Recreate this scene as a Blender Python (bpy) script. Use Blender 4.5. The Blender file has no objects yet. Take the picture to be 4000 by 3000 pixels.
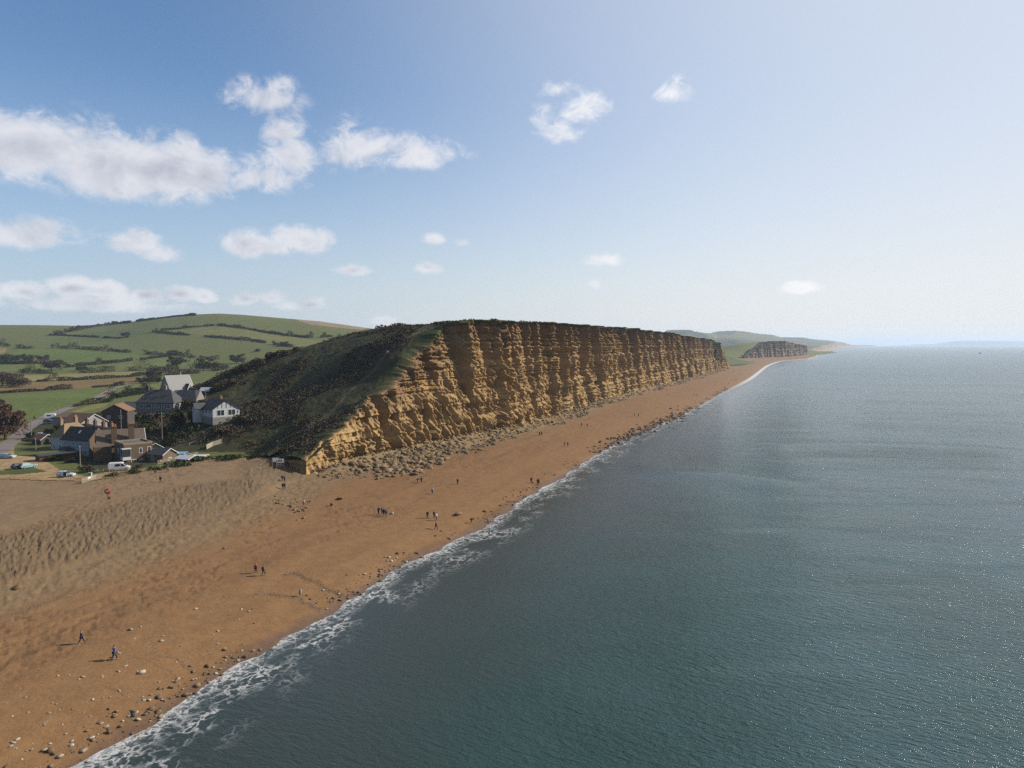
import bpy, bmesh, math, random
import numpy as np
from mathutils import Vector, Matrix, Euler
scene = bpy.context.scene
R = math.radians
AK = 0.70      # all surface colours are scaled by this to suit the exposure
def ak(c): return tuple(q * AK for q in c)

# ---------------------------------------------------------------- camera
CAMZ, FPX, PITCH = 40.0, 2774.0, math.atan2(155.0, 2774.0)
cam_data = bpy.data.cameras.new("camera")
cam_data.sensor_width = 36.0
cam_data.lens = 36.0 * FPX / 4000.0
cam_data.clip_start = 0.5
cam_data.clip_end = 200000.0
camera = bpy.data.objects.new("camera", cam_data)
camera.location = (0, 0, CAMZ)
camera.rotation_euler = (math.pi / 2 - PITCH, 0, 0)
scene.collection.objects.link(camera)
scene.camera = camera

# ---------------------------------------------------------------- light
SUN_AZ, SUN_EL = R(73), R(30)          # azimuth measured from +Y towards +X
sun_dir = Vector((math.sin(SUN_AZ) * math.cos(SUN_EL), math.cos(SUN_AZ) * math.cos(SUN_EL), math.sin(SUN_EL)))
sun_data = bpy.data.lights.new("sun", 'SUN')
sun_data.energy = 5.0
sun_data.angle = R(0.5)
sun_data.color = (1.0, 0.93, 0.82)
sun = bpy.data.objects.new("sun", sun_data)
sun.rotation_euler = (-sun_dir).to_track_quat('-Z', 'Y').to_euler()
scene.collection.objects.link(sun)
scene.view_settings.view_transform = 'Standard'
scene.view_settings.look = 'None'
scene.view_settings.gamma = 1.0
scene.view_settings.exposure = 0.8
scene.cycles.use_denoising = False
scene.cycles.max_bounces = 6
scene.cycles.volume_bounces = 1
scene.cycles.diffuse_bounces = 2
scene.cycles.caustics_reflective = False
scene.cycles.caustics_refractive = False
scene.cycles.sample_clamp_indirect = 3.0
scene.cycles.sample_clamp_direct = 14.0

# ---------------------------------------------------------------- node helper
class NT:
    def __init__(s, tree): s.t = tree; s.n = tree.nodes; s.l = tree.links
    def node(s, typ, **kw):
        n = s.n.new(typ)
        for k, v in kw.items(): setattr(n, k, v)
        return n
    def put(s, sock, v):
        if hasattr(v, 'is_output') or hasattr(v, 'links'): s.l.new(v, sock)
        elif v is not None: sock.default_value = v
    def math(s, op, a, b=None, c=None, clamp=False):
        n = s.node('ShaderNodeMath', operation=op, use_clamp=clamp)
        s.put(n.inputs[0], a)
        if b is not None: s.put(n.inputs[1], b)
        if c is not None: s.put(n.inputs[2], c)
        return n.outputs[0]
    def mix(s, f, a, b, blend='MIX'):
        n = s.node('ShaderNodeMix', data_type='RGBA', blend_type=blend)
        s.put(n.inputs[0], f)
        s.put(n.inputs[6], a if not isinstance(a, tuple) else (*a, 1)[:4])
        s.put(n.inputs[7], b if not isinstance(b, tuple) else (*b, 1)[:4])
        return n.outputs[2]
    def mapr(s, v, a, b, c=0.0, d=1.0, smooth=True):
        n = s.node('ShaderNodeMapRange', interpolation_type='SMOOTHSTEP' if smooth else 'LINEAR')
        s.put(n.inputs[0], v)
        for i, q in enumerate((a, b, c, d)): s.put(n.inputs[1 + i], q)
        return n.outputs[0]
    def noise(s, vec, scale, detail=4, rough=0.55, dist=0.0, dim='3D'):
        n = s.node('ShaderNodeTexNoise', noise_dimensions=dim)
        if vec is not None: s.l.new(vec, n.inputs['Vector'])
        n.inputs['Scale'].default_value = scale
        n.inputs['Detail'].default_value = detail
        n.inputs['Roughness'].default_value = rough
        n.inputs['Distortion'].default_value = dist
        return n.outputs[0]
    def mapping(s, vec, scale=(1, 1, 1), rot=(0, 0, 0), loc=(0, 0, 0)):
        n = s.node('ShaderNodeMapping')
        s.l.new(vec, n.inputs[0])
        n.inputs[1].default_value = loc; n.inputs[2].default_value = rot; n.inputs[3].default_value = scale
        return n.outputs[0]

# ---------------------------------------------------------------- sky
SKY = 0.072
world = bpy.data.worlds.new("World"); scene.world = world
world.use_nodes = True
W = NT(world.node_tree)
for n in list(W.n): W.n.remove(n)
sky = W.node('ShaderNodeTexSky', sky_type='NISHITA')
sky.sun_disc = False
sky.sun_elevation = SUN_EL
sky.sun_rotation = SUN_AZ
sky.altitude = 40
sky.air_density = 1.0
sky.dust_density = 0.7
sky.ozone_density = 1.0
gen = W.node('ShaderNodeTexCoord').outputs['Generated']
sep = W.node('ShaderNodeSeparateXYZ'); W.l.new(gen, sep.inputs[0])
az = W.math('ARCTAN2', sep.outputs[0], sep.outputs[1])
el = W.math('ARCSINE', sep.outputs[2])
def azel(px, py):
    cx, cy = (px - 2000) / FPX, (1500 - py) / FPX
    v = Vector((cx, math.cos(PITCH) + cy * math.sin(PITCH), -math.sin(PITCH) + cy * math.cos(PITCH))).normalized()
    return math.atan2(v.x, v.y), math.asin(v.z)
# clouds in the sky: (x, y, half width, half height, density, softness) of each puff as seen from the beach
CLOUDS = [
 (-150, 560, 420, 170, 1.25), (150, 580, 330, 170, 1.3), (420, 640, 330, 180, 1.3), (640, 670, 250, 160, 1.25), (800, 690, 150, 130, 1.2), (1000, 690, 130, 90, .75),
 (1030, 400, 160, 100, .98), (1085, 330, 80, 60, .75), (1100, 520, 130, 110, 1.0), (1140, 610, 125, 105, 1.0), (1060, 700, 170, 70, .8),
 (1340, 610, 130, 100, .95), (1420, 580, 170, 110, .92), (1640, 600, 190, 80, .95), (1760, 600, 90, 60, .8), (1370, 490, 70, 60, .6),
 (2180, 350, 110, 60, .75), (2290, 430, 110, 80, .82), (2200, 520, 90, 60, .75), (2110, 470, 60, 90, .62),
 (2620, 370, 90, 60, .85), (2640, 310, 60, 40, .55),
 (100, 930, 230, 90, 1.1), (-40, 910, 140, 90, 1.1), (500, 950, 140, 75, 1.05), (600, 990, 110, 45, .75),
 (1190, 935, 130, 75, 1.1), (960, 960, 90, 65, .95), (1060, 960, 120, 45, .75),
 (1380, 1058, 80, 34, 1.15), (1672, 1045, 75, 36, 1.2), (1690, 935, 55, 30, .85), (1805, 950, 40, 25, .7),
 (2370, 1018, 90, 30, .75), (3130, 1128, 95, 32, 1.25), (2325, 1115, 30, 25, .6), (1510, 1258, 60, 28, .9),
 (90, 1140, 120, 50, 1.35), (280, 1125, 105, 50, 1.4), (420, 1135, 90, 45, 1.3), (570, 1155, 95, 42, 1.25), (700, 1150, 80, 38, 1.25), (800, 1160, 60, 33, 1.1),
 (960, 1170, 90, 36, 1.15), (1060, 1165, 75, 36, 1.15), (1220, 1190, 64, 34, 1.2), (1140, 1195, 90, 30, 1.0), (350, 1190, 420, 40, .85), (-60, 1140, 120, 70, 1.0)]
dens = None
for i, (x, y, hw, hh, k) in enumerate(CLOUDS):
    a0, e0 = azel(x, y)
    a1, _ = azel(x + hw * 1.25, y); _, e1 = azel(x, y - hh * 1.25)
    da = W.math('MULTIPLY', W.math('SUBTRACT', az, a0), 1.0 / (a1 - a0))
    de = W.math('MULTIPLY', W.math('SUBTRACT', el, e0), 1.0 / (e1 - e0))
    de = W.math('MULTIPLY', de, W.math('ADD', 1.15, W.math('MULTIPLY', W.math('SIGN', de), -.15)))   # flatter bases
    q = W.math('ADD', W.math('MULTIPLY', da, da), W.math('MULTIPLY', de, de))
    m = W.math('MULTIPLY', W.math('SUBTRACT', 1.0, W.math('SQRT', q)), k)
    dens = m if dens is None else W.math('SMOOTH_MAX', dens, m, 0.3)
def skyvec(da_, de_):
    v = W.node('ShaderNodeCombineXYZ')
    W.put(v.inputs[0], W.math('ADD', az, da_)); W.put(v.inputs[1], W.math('MULTIPLY', W.math('ADD', el, de_), 1.3)); v.inputs[2].default_value = 3.7
    return v.outputs[0]
v0 = skyvec(0.0, 0.0)
n1 = W.noise(v0, 11.0, 9, 0.60, 0.5)
n2 = W.noise(v0, 36.0, 8, 0.66, 0.8)
nn = W.math('ADD', W.math('MULTIPLY', W.math('SUBTRACT', n1, 0.5), 2.7), W.math('MULTIPLY', W.math('SUBTRACT', n2, 0.5), 1.5))
nn = W.math('MULTIPLY', nn, W.mapr(dens, .35, .95, 1.0, .5))
body = W.math('ADD', W.math('SUBTRACT', dens, .12), nn)
cov = W.mapr(body, -0.02, 0.85)
cov = W.math('MULTIPLY', cov, W.mapr(dens, -0.10, 0.38))
# the side towards the sun is bright, the thick middle and the base are grey
n3 = W.noise(skyvec(0.014, 0.018), 11.0, 5, 0.60, 0.5)
lit = W.math('MULTIPLY', W.math('SUBTRACT', n1, n3), 2.6)
thick = W.mapr(body, 0.35, 1.5)
shade = W.math('ADD', W.math('SUBTRACT', 0.98, W.math('MULTIPLY', thick, 0.80)), lit, clamp=True)
ccol = W.mix(shade, (3.5, 3.7, 4.35), (6.5, 6.45, 6.75))
# deeper blue away from the sun, milky brightness towards it and along the horizon
hs = W.node('ShaderNodeHueSaturation'); hs.inputs['Saturation'].default_value = 1.16; hs.inputs['Value'].default_value = 1.06; W.l.new(W.mix(1.0, sky.outputs[0], (.98, 1.0, 1.07), 'MULTIPLY'), hs.inputs['Color'])
dot = W.node('ShaderNodeVectorMath', operation='DOT_PRODUCT'); W.l.new(gen, dot.inputs[0]); dot.inputs[1].default_value = sun_dir
glow = W.mapr(dot.outputs['Value'], 0.04, .90)
hz = W.math('POWER', W.mapr(el, 0.34, -0.02, 0.0, 1.0, False), 1.5)
hcol = W.mix(W.mapr(dot.outputs['Value'], -.35, .72), (3.2, 4.05, 5.4), (6.8, 6.7, 6.55))
s1 = W.mix(W.math('MULTIPLY', glow, .86), hs.outputs[0], (5.6, 6.05, 6.75))
s2 = W.mix(W.math('MULTIPLY', W.math('MULTIPLY', hz, .93), W.mapr(sep.outputs[1], -.6, .25, .35, 1.0)), s1, hcol)
s2 = W.mix(W.mapr(el, -.065, -.02), (.30, .28, .25), s2)
skycol = W.mix(W.math('MULTIPLY', cov, 0.88), s2, W.mix(W.math('MULTIPLY', glow, 1.2, clamp=True), ccol, (8.4, 8.3, 8.3)))
bg = W.node('ShaderNodeBackground'); W.l.new(skycol, bg.inputs[0]); bg.inputs[1].default_value = SKY
wo = W.node('ShaderNodeOutputWorld'); W.l.new(bg.outputs[0], wo.inputs[0])
world.cycles.sampling_method = 'MANUAL'; world.cycles.sample_map_resolution = 512

# ---------------------------------------------------------------- noise and geometry helpers
def hsh(ix, iy, seed):
    h = (ix.astype(np.int64) * 374761393 + iy.astype(np.int64) * 668265263 + seed * 974711) & 0xFFFFFFFF
    h = ((h ^ (h >> 13)) * 1274126177) & 0xFFFFFFFF
    h = ((h ^ (h >> 16)) * 2246822519) & 0xFFFFFFFF
    return ((h ^ (h >> 15)) & 0xFFFFFF) / float(0x1000000)
def vn(x, y, seed=0):
    x = np.asarray(x, float); y = np.asarray(y, float)
    x, y = np.broadcast_arrays(x, y)
    ix, iy = np.floor(x), np.floor(y); fx, fy = x - ix, y - iy
    fx = fx * fx * fx * (fx * (fx * 6 - 15) + 10); fy = fy * fy * fy * (fy * (fy * 6 - 15) + 10)
    a, b = hsh(ix, iy, seed), hsh(ix + 1, iy, seed); c, d = hsh(ix, iy + 1, seed), hsh(ix + 1, iy + 1, seed)
    return (a + (b - a) * fx) * (1 - fy) + (c + (d - c) * fx) * fy
def fbm(x, y, o=4, seed=0, g=0.5):
    s = 0.0; a = 1.0; t = 0.0
    x = np.asarray(x, float); y = np.asarray(y, float)
    for i in range(o):
        s = s + a * (vn(x, y, seed + i * 17) - 0.5); t += a
        x = x * 2.03 + 11.3; y = y * 2.03 + 5.1; a *= g
    return s / t * 2.0
def ss(a, b, x):
    t = np.clip((np.asarray(x, float) - a) / (b - a), 0, 1); return t * t * (3 - 2 * t)
def catmull(P, n=12):
    P = np.asarray(P, float); Q = np.vstack([2 * P[0] - P[1], P, 2 * P[-1] - P[-2]]); out = []
    for i in range(1, len(Q) - 2):
        p0, p1, p2, p3 = Q[i - 1:i + 3]
        for k in range(n):
            t = k / n
            out.append(0.5 * (2 * p1 + (p2 - p0) * t + (2 * p0 - 5 * p1 + 4 * p2 - p3) * t * t + (3 * p1 - p0 - 3 * p2 + p3) * t ** 3))
    out.append(P[-1]); return np.array(out)
def sdist(X, Y, pl):
    """distance to a polyline, positive on its left (inland), and the run along it at the nearest point"""
    best = np.full(X.shape, 1e18); sg = np.zeros(X.shape); sp = np.zeros(X.shape); acc = 0.0
    for (x0, y0), (x1, y1) in zip(pl[:-1], pl[1:]):
        dx, dy = x1 - x0, y1 - y0; L2 = dx * dx + dy * dy
        if L2 == 0: continue
        t = np.clip(((X - x0) * dx + (Y - y0) * dy) / L2, 0, 1)
        ex, ey = X - x0 - t * dx, Y - y0 - t * dy
        q = ex * ex + ey * ey; m = q < best - 1e-9
        best = np.where(m, q, best); sg = np.where(m, np.sign(dx * (Y - y0) - dy * (X - x0)), sg)
        sp = np.where(m, acc + t * math.sqrt(L2), sp); acc += math.sqrt(L2)
    return np.sqrt(best) * np.where(sg == 0, 1, sg), sp
def inpoly(x, y, poly):
    r = np.zeros(x.shape, bool); n = len(poly)
    for i in range(n):
        x0, y0 = poly[i]; x1, y1 = poly[(i + 1) % n]
        if y0 == y1: continue
        c = ((y0 > y) != (y1 > y)) & (x < (x1 - x0) * (y - y0) / (y1 - y0) + x0)
        r ^= c
    return r
def sidist(X, Y, pl):
    """signed distance with the sign from a closed region on the inland side"""
    d, s = sdist(X, Y, pl)
    poly = [tuple(p) for p in pl] + [(pl[-1][0] * 9, pl[-1][1] * 9), (-90000, 90000), (-90000, pl[0][1] - 5000), (pl[0][0], pl[0][1] - 5000)]
    return np.abs(d) * np.where(inpoly(X, Y, poly), 1, -1), s
CP, SP = math.cos(PITCH), math.sin(PITCH)
def ray(px, py):
    cx, cy = (px - 2000) / FPX, (1500 - py) / FPX
    return np.array((cx, CP + cy * SP, -SP + cy * CP))
def at_z(px, py, z):
    d = ray(px, py); t = (z - CAMZ) / d[2]; return np.array((d[0] * t, d[1] * t, z))
def at_y(px, py, Y):
    d = ray(px, py); t = Y / d[1]; return np.array((d[0] * t, Y, CAMZ + d[2] * t))
def project(X, Y, Z):
    v = Y * CP - (Z - CAMZ) * SP; w = Y * SP + (Z - CAMZ) * CP
    return 2000 + FPX * X / v, 1500 - FPX * w / v
D2P = 4000 / 2212.0
def dp(L): return [(a * D2P, b * D2P) for a, b in L]
def zz(L, x0, y0, sc): return [(x0 + a / sc, y0 + b / sc) for a, b in L]

def make_mesh(name, verts, faces, mat=None, smooth=False, parent=None, attrs=None):
    """one mesh object from arrays; faces is an (n,4) or (n,3) array or a list"""
    me = bpy.data.meshes.new(name)
    verts = np.asarray(verts, np.float32)
    if isinstance(faces, np.ndarray):
        nf, k = faces.shape
        me.vertices.add(len(verts)); me.vertices.foreach_set('co', verts.ravel())
        me.loops.add(nf * k); me.loops.foreach_set('vertex_index', faces.ravel().astype(np.int32))
        me.polygons.add(nf); me.polygons.foreach_set('loop_start', np.arange(0, nf * k, k, dtype=np.int32))
        me.polygons.foreach_set('loop_total', np.full(nf, k, np.int32))
        me.update(calc_edges=True)
    else:
        me.from_pydata([tuple(map(float, v)) for v in verts], [], [tuple(f) for f in faces])
    me.validate(clean_customdata=False) if not isinstance(faces, np.ndarray) else None
    if smooth: me.polygons.foreach_set('use_smooth', np.ones(len(me.polygons), bool))
    for k, v in (attrs or {}).items():
        v = np.asarray(v, np.float32)
        if v.ndim == 1:
            a = me.attributes.new(k, 'FLOAT', 'POINT'); a.data.foreach_set('value', v)
        else:
            a = me.attributes.new(k, 'FLOAT_COLOR', 'POINT')
            c = np.ones((len(v), 4), np.float32); c[:, :3] = v * AK; a.data.foreach_set('color', c.ravel())
    if mat: me.materials.append(mat)
    o = bpy.data.objects.new(name, me); scene.collection.objects.link(o)
    if parent: o.parent = parent
    return o
def tag(o, label=None, cat=None, group=None, kind=None):
    if label: o['label'] = label
    if cat: o['category'] = cat
    if group: o['group'] = group
    if kind: o['kind'] = kind
    return o
def empty(name, loc, rz=0.0, label=None, cat=None, group=None):
    o = bpy.data.objects.new(name, None); scene.collection.objects.link(o)
    o.location = loc; o.rotation_euler = (0, 0, rz); o.empty_display_size = 0.3
    return tag(o, label, cat, group)

def new_mat(name):
    m = bpy.data.materials.new(name); m.use_nodes = True
    T = NT(m.node_tree); b = T.n['Principled BSDF']
    b.inputs['Specular IOR Level'].default_value = 0.25
    return m, T, b
def simple(name, col, rough=0.8, metal=0.0, var=0.18, scale=3.0, bump=0.0, spec=0.3, stain=0.0):
    """a painted / weathered surface: base colour with blotchy wear and a little grain"""
    m, T, b = new_mat(name)
    co = T.node('ShaderNodeTexCoord').outputs['Object']
    n = T.noise(co, scale, 5, 0.6)
    n2 = T.noise(co, scale * 7, 3, 0.6)
    f = T.math('ADD', T.math('MULTIPLY', n, 0.65), T.math('MULTIPLY', n2, 0.35))
    f = T.mapr(f, 0.25, 0.75, 1 - var, 1 + var)
    c = T.mix(1.0, ak(col), (1, 1, 1), 'MULTIPLY')
    mul = T.node('ShaderNodeVectorMath', operation='SCALE'); T.l.new(c, mul.inputs[0]); T.l.new(f, mul.inputs['Scale'])
    T.l.new(mul.outputs[0], b.inputs['Base Color'])
    b.inputs['Roughness'].default_value = rough; b.inputs['Metallic'].default_value = metal
    b.inputs['Specular IOR Level'].default_value = spec
    if bump:
        bn = T.node('ShaderNodeBump'); bn.inputs['Strength'].default_value = bump; bn.inputs['Distance'].default_value = 0.05
        T.l.new(n2, bn.inputs['Height']); T.l.new(bn.outputs[0], b.inputs['Normal'])
    return m
# ================================================================ coast lines (plan view, metres)
SHORE_PX = dp([(160, 1659), (300, 1577), (430, 1490), (560, 1405), (700, 1330), (780, 1278), (860, 1228), (960, 1180), (1060, 1128), (1130, 1080), (1200, 1038), (1270, 995), (1330, 960), (1400, 928), (1470, 898), (1520, 872), (1560, 848)])
SHORE_PX += [(2921, 1480), (2960, 1452), (2994, 1428), (3041, 1412), (3095, 1406), (3153, 1401), (3190, 1391), (3185, 1384), (3229, 1370), (3283, 1359), (3360, 1353.5), (3520, 1350)]
SHORE = np.array([at_z(a, b, 0)[:2] for a, b in SHORE_PX])
SHORE = np.vstack([SHORE[0] + (SHORE[0] - SHORE[2]) * 2.0, catmull(SHORE[:22], 5), SHORE[22:]])
CB = [(-75, 212), (-69, 203), (-62.5, 196.8), (-56.5, 193.2), (-53.5, 198)]
CB += [tuple(at_z(a, b, 3.5)[:2]) for a, b in dp([(780, 1005), (840, 992), (900, 978), (1000, 955), (1080, 935), (1200, 902), (1300, 868), (1400, 840), (1480, 820)])]
CB += [(250, 905), (310, 1055), (352, 1140)]
cbh = catmull(CB[4:], 14)
CBASE = np.vstack([np.array(CB[:4]), cbh])
VL = [tuple(at_z(a, b, 6.2)[:2]) for a, b in dp([(-500, 1045), (-200, 1035), (0, 1030), (90, 1036), (190, 1040), (240, 1034), (300, 1021), (370, 1007), (440, 996), (500, 992), (550, 990)])]
BURB = [tuple(at_z(a, b, 3.5)[:2]) for a, b in [(2911, 1401), (2951, 1399), (3010, 1396), (3066, 1394), (3110, 1390), (3153, 1386)]]
VFAR = [(375, 1185), (430, 1290), (520, 1500)] + [tuple(at_z(a, b, 4)[:2]) for a, b in [(2850, 1402), (2885, 1402)]] + BURB + [(1330, 2950), (1950, 4100), (3600, 7500)]
VLINE = np.vstack([np.array(VL), CBASE, np.array(VFAR)])
TOE = [tuple(at_z(a, b, 3.6)[:2]) for a, b in dp([(-500, 1420), (-40, 1282), (0, 1270), (100, 1242), (200, 1210), (300, 1178), (400, 1142), (480, 1112), (550, 1085), (595, 1066)])]
CREST = [tuple(at_z(a, b, 6.5)[:2]) for a, b in dp([(-500, 1270), (-40, 1178), (0, 1166), (100, 1140), (200, 1110), (300, 1080), (400, 1052), (480, 1042), (545, 1035)])]
inl = lambda P, o: [(p[0] - o * 0.9, p[1] + o * 0.42) for p in P]
TOE = np.array(TOE + [(-57, 187)] + inl(cbh[::6], -1.0) + inl(VFAR, 1))
CREST = np.array(CREST + [(-76, 202)] + inl(cbh[::6], 12.0) + inl(VFAR, 40))

# ---- cliff top edge, from the near stub to the far end
EDGE_PX = [(1215, 1784, 1.6), (1242, 1754, 2.2), (1267, 1724, 2.8), (1300, 1698, 3.2), (1338, 1678, 3.6), (1383, 1636, 4.4), (1447, 1573, 5.5), (1500, 1535, 6.5), (1540, 1508, 7.5),
           (1600, 1446, 9), (1637, 1392, 11), (1673, 1347, 13), (1695, 1306, 14.5), (1736, 1278, 15), (1781, 1264, 10), (1830, 1257, 4.5), (1845, 1254, 5), (1866, 1252, 11), (1905, 1250, 7), (1945, 1251, 3.5), (1990, 1256, 7), (2038, 1261, 3.5), (2100, 1262, 8), (2148, 1263, 4.5), (2200, 1265, 8), (2242, 1267, 6),
           (2300, 1274, 8), (2423, 1280, 8), (2531, 1291, 8), (2604, 1300, 8), (2676, 1313, 8), (2712, 1319, 8), (2738, 1322, 8)]
EDGE = [(-75.5, 212.5, 6.3, 0.5), (-68.5, 204, 6.9, 0.8), (-61.5, 198, 7.5, 1.0), (-56.0, 194.6, 8.0, 1.0)]
def offset_line(P, o):
    T = np.gradient(P, axis=0); T /= np.linalg.norm(T, axis=1)[:, None]
    return P + np.stack([-T[:, 1], T[:, 0]], 1) * o
for px, py, sb in EDGE_PX:
    d = ray(px, py); u = d[0] / d[1]
    O = offset_line(cbh, sb)
    f = O[:, 0] - u * O[:, 1]
    k = np.where((f[:-1] <= 0) & (f[1:] > 0))[0]
    if len(k) == 0: continue
    k = k[0]; a = f[k] / (f[k] - f[k + 1]); P = O[k] * (1 - a) + O[k + 1] * a
    EDGE.append((P[0], P[1], at_y(px, py, P[1])[2], sb))
far = [(243, 905, 47.5, 8), (300, 1050, 45, 9), (318, 1090, 38, 9), (335, 1125, 22, 8), (350, 1150, 6, 3)]
EDGE = [e for e in EDGE if e[1] < 890] + far
EDGE = np.array(EDGE)
EL = np.vstack([EDGE[:, :2], [(375, 1185)]])

# ---- far headland (second cliff)
BUR_EDGE = [(2922, 1388, 3), (2940, 1374, 5), (2962, 1352, 7), (2980, 1338, 8), (3016, 1333, 8), (3055, 1332, 8), (3077, 1336, 8), (3102, 1343, 8), (3132, 1348, 8), (3150, 1351, 8)]
BURB_L = catmull(BURB, 10)
BE = []
for px, py, sb in BUR_EDGE:
    d = ray(px, py); u = d[0] / d[1]; O = offset_line(BURB_L, sb); f = O[:, 0] - u * O[:, 1]
    k = np.where((f[:-1] <= 0) & (f[1:] > 0))[0]
    if len(k) == 0:
        P = O[0] if f[0] > 0 else O[-1]
    else:
        k = k[0]; a = f[k] / (f[k] - f[k + 1]); P = O[k] * (1 - a) + O[k + 1] * a
    BE.append((P[0], P[1], at_y(px, py, P[1])[2], sb))
BE = np.array(BE)

# ---- control points of the hill surface
HP = [tuple(at_z(a, b, 5.2)) for a, b in dp([(560, 990), (500, 992), (440, 992), (380, 1000), (320, 1010), (260, 1015)])]
for (a, b, Y) in [(475, 895, 254), (600, 870, 270), (700, 850, 252), (600, 960, 218), (660, 930, 217), (800, 750, 285), (880, 725, 280), (900, 705, 330), (860, 703, 340), (800, 712, 350), (740, 730, 350), (690, 740, 350), (640, 755, 345), (590, 770, 345),
                  (540, 785, 340), (500, 800, 335), (460, 815, 330), (700, 780, 300), (640, 820, 290), (540, 840, 300), (385, 862, 320), (355, 885, 290), (250, 900, 300), (300, 930, 262), (400, 940, 245), (760, 800, 272), (800, 810, 258), (860, 770, 258)]:
    HP.append(tuple(at_y(a * D2P, b * D2P, Y)))
HP += [(x, y, z - 0.25) for x, y, z, _ in EDGE[4:]]
HP += [(-95, 430, 33), (-140, 425, 17), (-175, 400, 8), (-60, 450, 44), (-200, 340, 6), (-190, 250, 5), (-150, 215, 5), (-210, 480, 4), (-40, 380, 48), (-10, 500, 48), (40, 650, 47), (100, 800, 45), (170, 950, 43),
       (-100, 550, 36), (-50, 750, 34), (0, 950, 30), (-180, 620, 8), (-140, 900, 8), (-130, 215, 5), (-300, 300, 4), (-300, 600, 4), (-200, 1200, 4), (240, 1150, 24), (290, 1180, 14), (330, 1200, 6), (200, 1250, 14), (100, 1250, 20), (300, 1350, 5), (420, 1350, 4), (450, 1500, 5)]
HP += [tuple(at_y(*p)) for p in [(2857, 1349, 2050), (2907, 1344, 2100), (2965, 1336, 2130), (2830, 1385, 1750), (2800, 1356, 2000), (2880, 1372, 1850)]]
HP += [(x, y, z - 0.5) for x, y, z, _ in BE]
HP += [(900, 2500, 38), (700, 2400, 20), (1000, 2900, 20), (500, 2000, 14), (600, 2600, 8), (1400, 3000, 4), (300, 1800, 6), (100, 1800, 8), (1800, 4200, 4), (600, 4000, 6)]
HP = np.array(HP, float)
n = len(HP); dd = np.linalg.norm(HP[:, None, :2] - HP[None, :, :2], axis=2) + np.eye(n) * 0.6
A = np.zeros((n + 3, n + 3)); A[:n, :n] = -dd; A[:n, n] = 1; A[:n, n + 1:] = HP[:, :2] / 1000; A[n, :n] = 1; A[n + 1:, :n] = HP[:, :2].T / 1000
RW = np.linalg.lstsq(A, np.concatenate([HP[:, 2], np.zeros(3)]), rcond=None)[0]
def hill_z(X, Y):
    z = np.full(X.shape, RW[n]) + RW[n + 1] * X / 1000 + RW[n + 2] * Y / 1000
    for i in range(n): z = z - RW[i] * np.hypot(X - HP[i, 0], Y - HP[i, 1])
    return z
RIDGE = np.array([(-2000, 1267), (0, 1267), (150, 1268), (300, 1271), (420, 1266), (500, 1258), (620, 1240), (740, 1228), (860, 1223), (950, 1228), (1100, 1241), (1250, 1253), (1400, 1275), (1500, 1290), (1650, 1340), (1900, 1440), (6000, 1440)])
def base_z(X, Y, d):
    z = np.interp(d, [-400, -60, -20, 0, 3, 8, 16, 30, 45, 70, 140, 400], [-9, -6, -2, 0, .55, 1.3, 2.1, 2.9, 3.5, 4.0, 4.4, 4.8])
    dt, _ = sdist(X, Y, TOE); dk, _ = sdist(X, Y, CREST)
    f = np.where(dk > 0, 1.0, np.where(dt < 0, 0.0, dt / np.maximum(dt - dk, 1e-3)))
    z = z + (6.5 - np.minimum(z, 6.5)) * (.2 * ss(0, 1, f) + .8 * f)
    z = z - 1.0 * ss(5, 70, dk)
    u = X / Y
    px = 2000 + FPX * u
    zr = 40 + (1345 - np.interp(px, RIDGE[:, 0], RIDGE[:, 1])) / FPX * 1520
    zr = np.maximum(zr, 6)
    lo = np.interp(Y, [0, 480, 640, 760, 900, 1000], [0, 0, 1.6, 4.5, 10.5, 16])
    lo = lo * (1 - ss(-.02, .12, u))
    zv = 5.5 + lo
    k = np.interp(Y, [900, 1000, 1100, 1200, 1300, 1400, 1520, 1620, 1800, 2500], [0, .08, .27, .46, .66, .84, .985, 1.0, .9, .3])
    zv = np.where(Y > 900, zv + (zr - zv) * np.clip(k, 0, 1), zv)
    zv = np.where(u > 0.1, np.minimum(zv, 6), zv)
    return np.where(dk > 0, z + (zv - 5.5), z)
def smax(a, b, k): return 0.5 * (a + b + np.sqrt((a - b) ** 2 + k * k)) - 0.5 * k * np.exp(-np.abs(a - b))

# ---- sampling grid: fans out over the land with spacing that grows with distance
NU, NY = 820, 900
US = np.linspace(-1.0, 0.52, NU)
YS = np.exp(np.linspace(math.log(36), math.log(3400), NY))
GU, GY = np.meshgrid(US, YS); GX = GU * GY
gd, gs = sidist(GX, GY, SHORE)
gv, _ = sidist(GX, GY, VLINE)
ge, _ = sidist(GX, GY, np.vstack([np.array(VL), EL, np.array(VFAR[1:])]))
gb = base_z(GX, GY, gd)
gh = hill_z(GX, GY)
gh = np.where(GY > 1150, gb + (gh - gb) * ss(0, 70, gv), gh)
land = gv > 0
clf = ss(195, 206, GY) * (1 - ss(1120, 1180, GY)) * (GX > -66)
gb = gb + np.where(gv < 0, clf * (1.2 + 1.6 * (1 - ss(240, 360, GY))) * np.clip(1 + gv / (7 + 4 * vn(GX / 14, GY / 14, 61)), 0, 1) ** 1.6, 0)
gz = np.where(land, smax(gb, gh, 1.2), gb)
gz0 = gz.copy()
dt_, _ = sdist(GX, GY, TOE); dk_, _ = sdist(GX, GY, CREST)
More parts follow.
